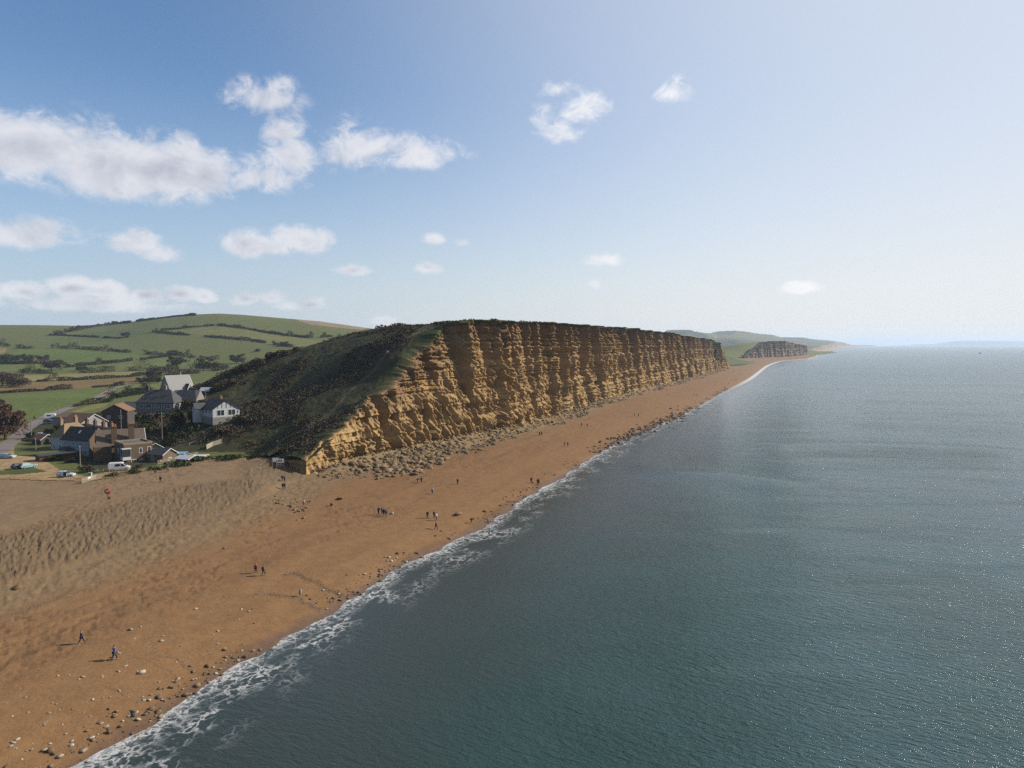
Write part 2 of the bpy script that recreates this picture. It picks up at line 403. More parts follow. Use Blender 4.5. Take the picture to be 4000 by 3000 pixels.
# surface relief
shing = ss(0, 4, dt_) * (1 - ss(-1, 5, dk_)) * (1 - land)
stren = ss(-16, -4, dt_) * (1 - ss(0, 3, dt_)) * (1 - land)
near = 1 - ss(300, 700, GY)
gz = gz + near * shing * (0.36 * fbm(GX / .42 + 0.5 * GY / .7, GY / 1.0, 3, 3, .65) + 0.07 * fbm(GX / 4, GY / 6, 2, 9))
gz = gz + near * stren * 0.16 * fbm(GX / 0.9, GY / 1.2, 3, 5)
wet = (1 - ss(10, 26, gd)) * (~land)
foot = near * (~land) * ss(14, 22, gd) * (1 - shing)
gz = gz + foot * (0.07 * fbm(GX / 2.2, GY / 2.2, 3, 6) - 0.10 * ss(.63, .78, vn(GX / .62, GY / .8, 31)) * ss(.40, .6, vn(GX / 9 + GY / 30, GY / 22, 33)))
# berm step and shallow runnels low on the beach
gz = gz + near * (~land) * .16 * fbm(gs / 6, gd / 9, 3, 62) * ss(-6, -1, gd) * (1 - ss(4, 9, gd))
gz = gz + near * (~land) * 0.12 * fbm(gs / 9, gd / 5, 3, 8) * ss(-2, 6, gd)
hillm = land * (1 - ss(380, 900, GY)) * ss(6.2, 9.5, gz)
scrub = np.clip(ss(.42, .62, vn(GX / 16 + 3, GY / 22, 41) * .6 + vn(GX / 5, GY / 7, 42) * .4), 0, 1)
gz = gz + hillm * (ss(2, 14, ge) * (0.55 * fbm(GX / 7, GY / 9, 4, 11) + 0.75 * scrub * np.abs(fbm(GX / 2.2, GY / 2.6, 3, 12))) + 0.22 * fbm(GX / 1.2, GY / 1.5, 2, 14))
gz = gz + land * ss(600, 1000, GY) * (1 - ss(1700, 2000, GY)) * 0.9 * fbm(GX / 240, GY / 240, 2, 15)
def ground(X, Y):
    """height of the finished ground at one point"""
    u = (X / Y - US[0]) / (US[1] - US[0]); v = (math.log(Y) - math.log(36)) / (math.log(YS[1]) - math.log(YS[0]))
    i = int(min(max(v, 0), NY - 1.001)); j = int(min(max(u, 0), NU - 1.001)); a = min(max(v - i, 0), 1); b = min(max(u - j, 0), 1)
    return float((gz[i, j] * (1 - b) + gz[i, j + 1] * b) * (1 - a) + (gz[i + 1, j] * (1 - b) + gz[i + 1, j + 1] * b) * a)
def hit(px, py, ymin=40.0):
    """where the sight line through a point of the photograph meets the ground"""
    d = ray(px, py); u = d[0] / d[1]
    f = (u - US[0]) / (US[1] - US[0]); j = int(min(max(f, 0), NU - 1.001)); b = min(max(f - j, 0), 1)
    col = gz[:, j] * (1 - b) + gz[:, j + 1] * b
    zr = CAMZ + d[2] * YS / d[1]
    k = np.where((col >= zr) & (YS > ymin))[0]
    if len(k) == 0: return np.array((u * YS[-1], YS[-1], col[-1]))
    k = max(k[0], 1); g0, g1 = zr[k - 1] - col[k - 1], zr[k] - col[k]
    a = np.clip(g0 / max(g0 - g1, 1e-6), 0, 1); Y = YS[k - 1] * (1 - a) + YS[k] * a
    return np.array((u * Y, Y, CAMZ + d[2] * Y / d[1]))

# ---- colours of the ground
PX, PY = project(GX, GY, gz)
nz1 = fbm(GX / 60, GY / 60, 4, 51); nz2 = fbm(GX / 9, GY / 9, 4, 52); nz3 = fbm(GX / 1.6, GY / 1.6, 3, 53)
def C(*c): return np.array(c)
def blend(col, m, c): return col * (1 - m[..., None]) + np.asarray(c) * m[..., None]
bc = np.broadcast_to(C(.355, .185, .078), GX.shape + (3,)).copy()
bc = blend(bc, np.clip(.5 + 1.1 * nz1, 0, 1) * .5, C(.40, .215, .095))
bc = blend(bc, ss(.2, .9, fbm(gs / 45, gd / 5, 4, 54) + .2) * .40, C(.285, .145, .062))
bc = blend(bc, np.clip(stren * 1.0 + shing, 0, 1), C(.35, .222, .112))
bc = blend(bc, shing * .7, C(.215, .142, .082))  # shingle tone, darkened so the bank face carries its self-shadow in colour
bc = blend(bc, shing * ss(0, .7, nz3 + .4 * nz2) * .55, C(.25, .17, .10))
bc = blend(bc, stren * ss(.1, .8, nz3) * .4, C(.28, .19, .10))
bc = blend(bc, ss(-1.5, .0, dt_) * (1 - ss(.5, 3, dt_)) * (1 - land) * ss(-.3, .5, nz2) * .45, C(.22, .165, .115))
bc = blend(bc, ss(0, 6, dk_), C(.37, .235, .125))
bc = blend(bc, ss(0, 6, dk_) * ss(0, .8, nz2) * .35, C(.31, .195, .105))
bc = blend(bc, np.clip(1 + gv / 9, 0, 1) * clf * (~land), C(.40, .27, .13))
tide = ss(.1, .5, fbm(gs / 14, gd / 1.6, 4, 55)) * ss(16, 22, gd) * (1 - ss(30, 38, gd))
bc = blend(bc, tide * .38 * (1 - shing), C(.19, .105, .055))
bc = blend(bc, ss(.64, .8, vn(GX / .62, GY / .8, 31)) * ss(.40, .6, vn(GX / 9 + GY / 30, GY / 22, 33)) * foot * .45, C(.20, .105, .045))
wetm = .55 * (1 - ss(.6, 2.6, gd + 1.6 * fbm(gs / 11, gd * 0, 3, 56)))
bc = blend(bc, wetm, C(.16, .082, .042))
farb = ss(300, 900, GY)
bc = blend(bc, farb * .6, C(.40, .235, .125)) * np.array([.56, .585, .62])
# land
lc = np.broadcast_to(C(.094, .105, .030), GX.shape + (3,)).copy()
lc = blend(lc, np.clip(.5 + nz1, 0, 1) * .4, C(.112, .114, .034))
hp = np.clip(.5 + 1.3 * nz2, 0, 1)
hc = C(.028, .031, .012) * (1 - hp[..., None]) + C(.046, .046, .017) * hp[..., None]
hc = blend(hc, ss(-.1, .5, nz3) * .45, C(.070, .058, .026))
hc = blend(hc, scrub * .75, C(.042, .034, .020))
hc = blend(hc, scrub * ss(.0, .6, fbm(GX / 3, GY / 4, 3, 57)) * .6, C(.085, .062, .038))
lc = np.where((GY < 1300)[..., None] & (gh > gb)[..., None], hc, lc)
FIELDS = [
 (zz([(0, 880), (700, 828), (1010, 790), (960, 835), (540, 1000), (330, 1075), (200, 1060), (100, 900)], 0, 1150, 2.212), (.070, .088, .020)),
 (zz([(880, 905), (1110, 783), (1400, 762), (1390, 835), (1000, 905)], 0, 1150, 2.212), (.085, .098, .026)),
 (zz([(-80, 830), (120, 768), (900, 725), (1240, 718), (1200, 765), (900, 800), (0, 852)], 0, 1150, 2.212), (.125, .082, .032)),
 (zz([(200, 700), (1300, 660), (1270, 692), (1000, 722), (260, 748)], 0, 1150, 2.212), (.150, .125, .048)),
 (zz([(1400, 668), (1680, 652), (1650, 668), (1420, 692)], 0, 1150, 2.212), (.16, .135, .05)),
 (zz([(-60, 612), (370, 598), (330, 660), (-60, 662)], 0, 1150, 2.212), (.075, .092, .024)),
 (zz([(540, 645), (1050, 590), (1480, 540), (1720, 565), (1690, 595), (800, 650)], 0, 1150, 2.212), (.080, .090, .026)),
 (zz([(100, 505), (200, 478), (700, 478), (1430, 530), (1010, 592), (560, 622), (420, 540)], 0, 1150, 2.212), (.066, .090, .020)),
 (zz([(1400, 325), (1890, 272), (2240, 325), (2240, 412), (1700, 345)], 0, 1150, 2.212), (.105, .105, .034)),
 (zz([(0, 190), (790, 290), (640, 350), (0, 280)], 900, 1200, 2.212), (.100, .100, .032)),
 (zz([(560, 108), (780, 112), (1240, 168), (1130, 196), (700, 150)], 900, 1200, 2.212), (.17, .125, .08)),
 (zz([(-20, 458), (66, 464), (40, 505), (-20, 512)], 0, 1150, 2.212), (.15, .115, .05)),
 (zz([(600, 350), (1080, 300), (1300, 340), (1000, 400), (600, 440), (300, 440)], 0, 1150, 2.212), (.060, .076, .022)),
 (zz([(480, 1060), (960, 900), (920, 965), (640, 1030), (520, 1060)], 0, 1150, 2.212), (.120, .110, .036)),
 (zz([(160, 1340), (280, 1240), (520, 1180), (520, 1260), (300, 1370)], 0, 1150, 2.212), (.060, .064, .020)),
 (zz([(-60, 1560), (0, 1520), (300, 1500), (420, 1530), (180, 1556)], 0, 1150, 2.212), (.048, .062, .017)),
]
for poly, c in FIELDS:
    m = inpoly(PX, PY, poly) & land
    lc[m] = np.asarray(c) * 1.32 * (1 + .18 * nz1[m] + .10 * nz2[m])[:, None]
garden = zz([(520, 1060), (940, 905), (1700, 850), (2150, 1040), (1950, 1290), (1300, 1480), (1000, 1590), (880, 1520), (560, 1440), (540, 1250)], 0, 1150, 2.212)
m = inpoly(PX, PY, garden) & land & (GY < 340)
lc[m] = (C(.036, .042, .016) * (1 - hp[m][:, None]) + C(.060, .054, .028) * hp[m][:, None]) * (1 + .3 * nz3[m])[:, None]
gravel = zz([(-200, 1300), (120, 1290), (130, 1390), (340, 1400), (520, 1520), (770, 1580), (880, 1540), (1130, 1480), (1140, 1510), (880, 1580), (700, 1640), (-200, 1640)], 0, 1150, 2.212)
m = inpoly(PX, PY, gravel) & land & ~inpoly(PX, PY, FIELDS[-1][0])
lc[m] = C(.30, .205, .105) * (1 + .25 * nz2[m] + .2 * nz3[m])[:, None]
# worn path up the hill and bare patches by the cliff end
PATH = [hit(a, b)[:2] for a, b in zz([(300, 1300), (480, 1120), (640, 1060), (800, 960), (1000, 760), (1180, 600), (1320, 440), (1440, 320), (1560, 250), (1700, 190)], 900, 1200, 2.212)]
dpth, _ = sdist(GX, GY, np.array(PATH))
pm = (1 - ss(.3, 1.9, np.abs(dpth + 1.2 * nz2))) * hillm
lc = blend(lc, pm * .55, C(.12, .085, .045))
bare = (1 - ss(4, 13, np.hypot(GX + 70, GY - 205) + 4 * nz2)) * land
lc = blend(lc, bare * .85, C(.24, .165, .085))
lc = blend(lc, land * (1 - ss(.5, 6, ge + 3 * nz2)) * (GY < 300) * .75, C(.26, .17, .08))
lc = lc * (1 + .12 * nz3[..., None] * near[..., None])
edgeb = ss(-.8, .8, ge + .9 * nz3)
lc = np.where(((GY < 235) & (ge < 1) & (gh < 8))[..., None], blend(lc, 1 - edgeb, C(.34, .24, .13)), lc)

gzb = np.where(land, gb + np.clip(gz - gz0, -.3, .3) - .05, gz)
def gridmesh(name, mask_v, cols, mat, kind, label, zz_=None):
    zg = gz if zz_ is None else zz_
    fm = mask_v[:-1, :-1] & mask_v[1:, :-1] & mask_v[:-1, 1:] & mask_v[1:, 1:]
    idx = np.arange(NU * NY).reshape(NY, NU)
    F = np.stack([idx[:-1, :-1], idx[:-1, 1:], idx[1:, 1:], idx[1:, :-1]], -1)[fm]
    used = np.unique(F); re = np.full(NU * NY, -1); re[used] = np.arange(len(used))
    V = np.stack([GX, GY, zg], -1).reshape(-1, 3)[used]
    at = {'tint': np.clip(cols, 0, 1).reshape(-1, 3)[used], 'shore': gd.ravel()[used]}
    o = make_mesh(name, V, re[F], mat, True, None, at)
    return tag(o, label, None, None, kind)

def ground_mat(name, grain, bumpd, bumps, var, rough=.95, wet=False):
    m, T, b = new_mat(name)
    a = T.node('ShaderNodeAttribute', attribute_name='tint')
    co = T.node('ShaderNodeTexCoord').outputs['Object']
    n1 = T.noise(co, grain, 5, .7); n2 = T.noise(co, grain * .22, 4, .6)
    f = T.mapr(T.math('ADD', T.math('MULTIPLY', n1, .6), T.math('MULTIPLY', n2, .4)), .3, .7, 1 - var, 1 + var)
    s = T.node('ShaderNodeVectorMath', operation='SCALE'); T.l.new(a.outputs['Color'], s.inputs[0]); T.l.new(f, s.inputs['Scale'])
    if wet:
        n3 = T.noise(T.mapping(co, (1.0, 1.0, 1.0)), 3.6, 3, .6); n4 = T.noise(co, .55, 3, .6)
        sp = T.math('MULTIPLY', T.mapr(n3, .60, .70), T.mapr(n4, .40, .60, .10, .55))
        T.l.new(T.mix(sp, s.outputs[0], (.045, .026, .014)), b.inputs['Base Color'])
    else: T.l.new(s.outputs[0], b.inputs['Base Color'])
    bn = T.node('ShaderNodeBump'); bn.inputs['Strength'].default_value = bumps; bn.inputs['Distance'].default_value = bumpd
    T.l.new(T.math('ADD', T.math('MULTIPLY', n1, .7), T.math('MULTIPLY', n2, .6)), bn.inputs['Height']); T.l.new(bn.outputs[0], b.inputs['Normal'])
    b.inputs['Specular IOR Level'].default_value = .12
    b.inputs['Roughness'].default_value = rough
    if wet:
        sh = T.node('ShaderNodeAttribute', attribute_name='shore')
        w = T.mapr(T.math('ADD', sh.outputs['Fac'], T.math('MULTIPLY', n2, 3.0)), 1.6, 3.6, .5, rough)
        T.l.new(w, b.inputs['Roughness'])
        T.l.new(T.mapr(sh.outputs['Fac'], .4, 2.4, .35, .12), b.inputs['Specular IOR Level'])
    return m
M_BEACH = ground_mat('sand and shingle', 2.4, .10, .8, .20, .95, True)
M_LAND = ground_mat('turf', 1.1, .22, .9, .30)
onbeach = (gd > -60) & ((gv < 2.4 + .009 * GY) & (GY > 1100) | (gv < 2.6) | (gv < 6) & (gh > gb + .8))
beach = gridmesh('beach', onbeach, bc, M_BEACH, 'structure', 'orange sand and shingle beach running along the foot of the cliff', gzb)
grass = gridmesh('hill', (gv > 0) & ((ge > 3.5) | (gh < gb + 1.0) | (np.hypot(GX + 77, GY - 215) < 11) & (ge > -.5)), lc, M_LAND, 'structure', 'grassy hill and green fields behind the cliff and village')

# ================================================================ the cliffs
def cliff(name, base, edge, ds, rows, seed, amp, tintA, label, z0=2.2, green=None):
    seg = np.linalg.norm(np.diff(base, axis=0), axis=1); S = np.concatenate([[0], np.cumsum(seg)])
    s = [0.0]
    while s[-1] < S[-1]:
        y = np.interp(s[-1], S, base[:, 1]); s.append(s[-1] + max(.22, ds * y))
    s = np.array(s); s[-1] = S[-1]
    B = np.stack([np.interp(s, S, base[:, 0]), np.interp(s, S, base[:, 1])], 1)
    w = 9; Bs = B.copy()
    Tn = np.gradient(B, axis=0); Tn /= np.linalg.norm(Tn, axis=1)[:, None] + 1e-9
    k = np.ones(w) / w
    Tn = np.stack([np.convolve(np.pad(Tn[:, i], w // 2, 'edge'), k, 'valid') for i in (0, 1)], 1)
    Nn = np.stack([-Tn[:, 1], Tn[:, 0]], 1); Nn /= np.linalg.norm(Nn, axis=1)[:, None]
    _, se = sdist(edge[:, 0], edge[:, 1], base); o = np.argsort(se)
    zt = np.interp(s, se[o], edge[o, 2]); sb = np.interp(s, se[o], edge[o, 3])
    zt = zt + .5 * fbm(s / 14, s * 0, 3, seed + 1) * ss(10, 30, zt)
    v = np.linspace(0, 1, rows) ** 0.96
    SS, VV = np.meshgrid(s, v, indexing='ij')
    Z = z0 + VV * (zt[:, None] - z0)
    hgt = (zt - z0)[:, None]; amp_s = amp * ss(3, 22, hgt) + .30
    rough_ = 1 - .62 * ss(285, 380, B[:, 1])[:, None]; tidy = 1 + .25 * ss(285, 380, B[:, 1])[:, None]
    zb = Z + .8 * fbm(SS / 45, Z * 0, 3, seed + 2) + .12 * fbm(SS / 5, Z / 2, 2, seed + 3)
    D = np.zeros_like(Z)
    rng = np.random.RandomState(seed)
    for (smin, smax_, a0, a1, zl, zh, lean, sd) in [(16, 44, 3.0, 6.0, .0, 1.0, .05, 1), (8, 24, 1.6, 4.2, .30, 1.0, .0, 2), (5, 14, .8, 2.2, .0, .55, -.12, 3)]:
        pos = [-20.0]
        while pos[-1] < S[-1] + 40: pos.append(pos[-1] + rng.uniform(smin, smax_))
        pos = np.array(pos); am = rng.uniform(a0, a1, len(pos))
        q = SS + .6 * fbm(Z / 9, SS / 60, 3, seed + 5 + sd) + lean * (Z - 25)
        i = np.clip(np.searchsorted(pos, q) - 1, 0, len(pos) - 2)
        fr = (q - pos[i]) / (pos[i + 1] - pos[i]); w0 = 1.6 / (pos[i + 1] - pos[i])
        saw = np.where(fr < w0, fr / w0, (1 - (fr - w0) / (1 - w0)) ** 1.15)
        win = ss(zl - .05, zl + .12, VV) * (1 - ss(zh - .12, zh + .05, VV)) if zh < 1 else ss(zl - .05, zl + .1, VV)
        D += am[i] * (saw - .45) * win * (.42 + .58 * VV) * (.62 + .70 * ss(285, 360, B[:, 1])[:, None]) * (.55 + .9 * vn(SS / 40, Z / 30, seed + 9 + sd))
    ra = fbm(SS / 20, Z / 26, 3, seed + 20)
    D += 1.3 * ra
    D *= amp_s
    # lower aprons, flutes and gullies
    ap = vn(SS / 15 + .03 * Z, Z * 0 + 2.2, seed + 22)
    D += amp_s * (1 - VV) ** 2.2 * (.6 + 1.6 * ap ** 2) * rough_
    fl = np.abs(fbm(SS / 2.6 + .10 * Z, Z / 9, 3, seed + 23)); low = 1 - ss(.45, .8, VV)
    D += amp_s * (1.35 * low + .5) * (fl - .28) * 2.0 * rough_
    pit = np.abs(fbm(SS / 3.4 + .25 * Z / 3.4, Z / 3.6, 3, seed + 26, .6)); D += amp_s * 2.4 * rough_ * (np.minimum(pit, .5) - .22) * (.35 + .9 * ss(.4, .65, vn(SS / 25, Z / 22, seed + 27)))
    chim = ss(.72, .79, vn(SS / 2.2 + .05 * Z, Z / 45, seed + 28)); D -= amp_s * 2.8 * chim * tidy ** .5
    fl2 = fbm(SS / 1.1, Z / 3.2, 3, seed + 24, .6)
    D += amp_s * .75 * fl2
    # strata: hard ledges and soft seams
    bed = vn(zb * .78, zb * 0, seed + 30); bed2 = vn(zb * 2.1, zb * 0 + 9, seed + 31)
    hard = ss(.40, .62, bed)
    frag = ss(.25, .65, vn(SS / 3.2, zb * .6, seed + 32))
    bw = np.clip(.25 + .55 * VV + .35 * ss(250, 420, B[:, 1])[:, None], 0, 1.15) * (.4 + .9 * vn(SS / 18, Z / 10, seed + 36))
    D += amp_s * bw * tidy * ((hard - .5) * 1.25 * (.35 + .65 * frag) + (ss(.4, .6, bed2) - .5) * .42)
    seam = ss(.60, .70, vn(zb * 1.25, zb * 0 + 5, seed + 37)) * ss(.30, .55, vn(SS / 7, zb * .5, seed + 38)); D -= amp_s * 1.05 * seam * tidy * np.clip(bw, .25, 1)
    D -= amp_s * .9 * ss(.62, .78, vn(SS / 2.6, zb * .55, seed + 33)) * hard
    cave = ss(.66, .80, vn(SS / 7, Z * 0 + 4.4, seed + 34)) * (1 - ss(5, 10, Z + 2 * vn(SS / 3, Z / 3, seed)))
    D -= amp_s * 2.6 * cave
    prof = sb[:, None] * VV ** .9
    off = prof - D
    X = B[:, 0][:, None] + Nn[:, 0][:, None] * off; Y = B[:, 1][:, None] + Nn[:, 1][:, None] * off
    # colours of the rock, with some shade painted into the upper face
    a, b_, c_ = [np.asarray(t) for t in tintA]
    col = np.broadcast_to(a, Z.shape + (3,)).copy()
    col = blend(col, hard * .55, b_)
    col = blend(col, np.clip(.5 + 1.1 * fbm(SS / 12, Z / 8, 4, seed + 40), 0, 1) * .45, c_)
    redt = ss(.62, .97, VV + .10 * fbm(SS / 8, Z / 6, 3, seed + 41)) * ss(12, 25, hgt)
    col = blend(col, redt * .75, C(.135, .075, .038))  # reddish upper rock, darkened further to paint shade into it
    col = blend(col, ss(.25, .7, fbm(SS / 2.0, Z / 16, 3, seed + 42)) * .35, C(.27, .150, .062))
    col = blend(col, (1 - hard) * ss(.0, .5, fbm(SS / 6, zb * .7, 3, seed + 44)) * .35, C(.22, .135, .06))
    moss = ss(.35, .75, fbm(SS / 9, Z / 14 , 3, seed + 43)) * ss(.5, .7, 1 - VV * .9) * ss(.15, .3, VV)
    col = blend(col, moss * .30, C(.10, .10, .04))
    if green is not None:
        for (s0, s1, h0, h1) in green:
            g = ss(s0 - 4, s0 + 3, SS + 6 * fbm(Z / 7, SS / 9, 2, seed + 45)) * (1 - ss(s1 - 3, s1 + 4, SS + 6 * fbm(Z / 7, SS / 9, 2, seed + 46))) * ss(h0, h0 + .08, VV) * (1 - ss(h1, h1 + .02, VV))
            col = blend(col, g * .9, C(.040, .058, .016))
    topg = ss(.955, .985, VV + .02 * fbm(SS / 2.2, Z, 3, seed + 47)) * (hgt > 6)
    topg = np.where(B[:, 1][:, None] < 262, topg * 0, topg)
    col = blend(col, topg * .85, C(.050, .060, .020))
    # grassy lip folding back over the top
    LX = [X]; LY = [Y]; LZ = [Z]; LC = [col]
    n_ = len(s); t0x, t0y = X[:, -1], Y[:, -1]
    lipg = fbm(s / 1.7, s * 0, 3, seed + 50); lipn = ss(-.2, .6, fbm(s / 6, s * 0, 3, seed + 51))
    for o_, dz, c in [(.35, .22, 0), (1.2, .45, .55), (3.0, .5, .9), (6, .3, 1), (9.5, -.5, 1), (11, -2.5, 1)]:
        k = min(1, o_ / 4); k = k * k; ex = B[:, 0] + Nn[:, 0] * (sb + o_); ey = B[:, 1] + Nn[:, 1] * (sb + o_)
        jit = (o_ < 7) * .8 * fbm(s / 2.3 + o_ * 3, s * 0 + o_, 3, seed + 52); o_ = o_ + jit * min(1, o_)
        x = (t0x + Nn[:, 0] * o_) * (1 - k) + ex * k; y = (t0y + Nn[:, 1] * o_) * (1 - k) + ey * k
        if name == 'cliff':
            g = hill_z(x, y); gz_ = np.maximum(g, base_z(x, y, np.full(x.shape, 80.0))) * k + zt * (1 - k)
        else: gz_ = zt + .02 * o_
        LX.append(x[:, None]); LY.append(y[:, None]); LZ.append((gz_ + dz * (.6 + .9 * lipg) * ss(6, 12, zt))[:, None])
        gcol = C(.050, .062, .020) * (1 + .3 * lipg)[:, None]
        bcol = C(.28, .165, .075) * (1 + .2 * lipg)[:, None]
        cc = np.clip(c + .35 * lipg, 0, 1)[:, None] * np.ones((n_, 3))
        nearm = np.where(B[:, 1] < 262, np.clip(1.2 - c - .5 * lipn, 0, 1), np.clip(.5 - c, 0, 1))[:, None]
        LC.append((gcol * (1 - nearm) + bcol * nearm)[:, None, :])
    X = np.hstack(LX); Y = np.hstack(LY); Z = np.hstack(LZ); col = np.concatenate(LC, 1)
    a_, b2 = X.shape; idx = np.arange(a_ * b2).reshape(a_, b2)
    F = np.stack([idx[:-1, :-1], idx[1:, :-1], idx[1:, 1:], idx[:-1, 1:]], -1).reshape(-1, 4)
    m = ground_mat(name + ' rock', 1.3, .28, .9, .20)
    ob = make_mesh(name, np.stack([X, Y, Z], -1).reshape(-1, 3), F, m, False, None, {'tint': np.clip(col, 0, 1).reshape(-1, 3), 'shore': np.full(a_ * b2, 99.0)})
    return tag(ob, label, None, None, 'structure')
SAND = ((.325, .208, .090), (.405, .275, .128), (.27, .165, .070))
cliff('cliff', CBASE, EDGE, .00085, 225, 7, 1.0, SAND, 'tall banded golden sandstone sea cliff', green=[(905, 955, .30, 1.2)])
cliff('far_cliff', BURB_L, BE, .0013, 60, 23, 1.6, ((.19, .145, .105), (.24, .185, .135), (.155, .115, .082)), 'distant grey-brown cliff of the next headland')

# ================================================================ far country
def far_hills():
    RA = np.array([(1400, 1330), (2560, 1312), (2589, 1298), (2603, 1289), (2632, 1287), (2690, 1287), (2712, 1294), (2748, 1300), (2773, 1301), (2784, 1297), (2813, 1293.5), (2867, 1291), (2911, 1295), (2958, 1303), (3016, 1307.6), (3048, 1317),
                   (3102, 1318), (3135, 1318), (3175, 1325), (3240, 1330), (3283, 1337), (3360, 1340), (3450, 1343), (3600, 1344.2), (3750, 1345.5)])
    u = np.linspace(-.25, .62, 420); y = np.exp(np.linspace(math.log(2700), math.log(16000), 160))
    U, Yg = np.meshgrid(u, y); X = U * Yg
    px = 2000 + FPX * U * 1.0
    yr = np.interp(px, [1400, 2690, 2760, 2800, 3000, 3200, 3400, 3750], [5200, 5200, 5400, 6300, 6800, 8200, 11000, 13500])
    zr = 40 + (1345 - np.interp(px, RA[:, 0], RA[:, 1])) / FPX * yr
    t = np.clip((Yg - 2700) / (yr - 2700), 0, 1.3)
    hump = .34 * np.exp(-((t - .45) / .13) ** 2) * (1 - ss(2900, 3150, px)) * (.7 + .5 * fbm(px / 160, px * 0, 3, 71))
    prof = np.where(t < 1, .05 + .95 * t ** 2.1, np.maximum(1 - (t - 1) * 2.2, .1))
    z = 5 + (zr - 5) * np.minimum(prof + hump * .5, 1.0) + 5.0 * fbm(X / 400, Yg / 500, 4, 72) * (1 - np.abs(np.clip(t, 0, 1) * 2 - 1)) * 1.4
    d, _ = sidist(X, Yg, SHORE); z = np.where(d < 60, np.minimum(z, np.interp(d, [-50, 0, 60], [-4, 0, 7])), z)
    cell = vn(np.floor(X / 260 + .4 * fbm(X / 500, Yg / 500, 2, 73)), np.floor(Yg / 420), 74)
    col = np.stack([.060 + .07 * cell, .078 + .045 * cell, .028 + .022 * cell], -1)
    wood = ss(.1, .35, fbm(X / 300, Yg / 420, 4, 75)); col = blend(col, wood * .8, C(.032, .036, .018))
    col = blend(col, 1 - ss(20, 90, d), C(.36, .24, .14))
    keep = (d > -40)
    fm = keep[:-1, :-1] & keep[1:, :-1] & keep[:-1, 1:] & keep[1:, 1:]
    idx = np.arange(U.size).reshape(U.shape)
    F = np.stack([idx[:-1, :-1], idx[:-1, 1:], idx[1:, 1:], idx[1:, :-1]], -1)[fm]
    o = make_mesh('far_hills', np.stack([X, Yg, z], -1).reshape(-1, 3), F, M_LAND, True, None, {'tint': col.reshape(-1, 3), 'shore': np.full(U.size, 99.)})
    tag(o, 'hazy blue-green hills along the far coast', None, None, 'structure')
    # the long low island on the horizon
    pts = [(3560, 1345.6), (3640, 1344), (3680, 1339), (3720, 1333), (3760, 1331), (3850, 1330.5), (3930, 1332), (4000, 1333.5), (4150, 1336), (4300, 1341), (4400, 1345)]
    P = catmull(pts, 6); V = []; YD = 24000
    for a, b in P:
        q = at_y(a, b, YD); h = max(q[2], 1) + 3 * fbm(np.array(a / 17.), np.array(0.), 3, 76)
        for k, (dy, f) in enumerate([(-250, 0), (-120, .75), (0, .95), (600, 1.0), (1800, .8), (2500, 0)]): V.append((q[0] * (YD + dy) / YD, YD + dy, float(max(h * f, -2 if f == 0 else 1) - (3 if f == 0 else 0))))
    n_ = len(P); F = [(i * 6 + k, (i + 1) * 6 + k, (i + 1) * 6 + k + 1, i * 6 + k + 1) for i in range(n_ - 1) for k in range(5)]
    o = make_mesh('far_island', V, np.array(F), simple('island stone and turf', (.13, .12, .085), .95, var=.2, scale=.002), True)
    tag(o, 'long low pale island on the sea horizon', None, None, 'structure')
far_hills()

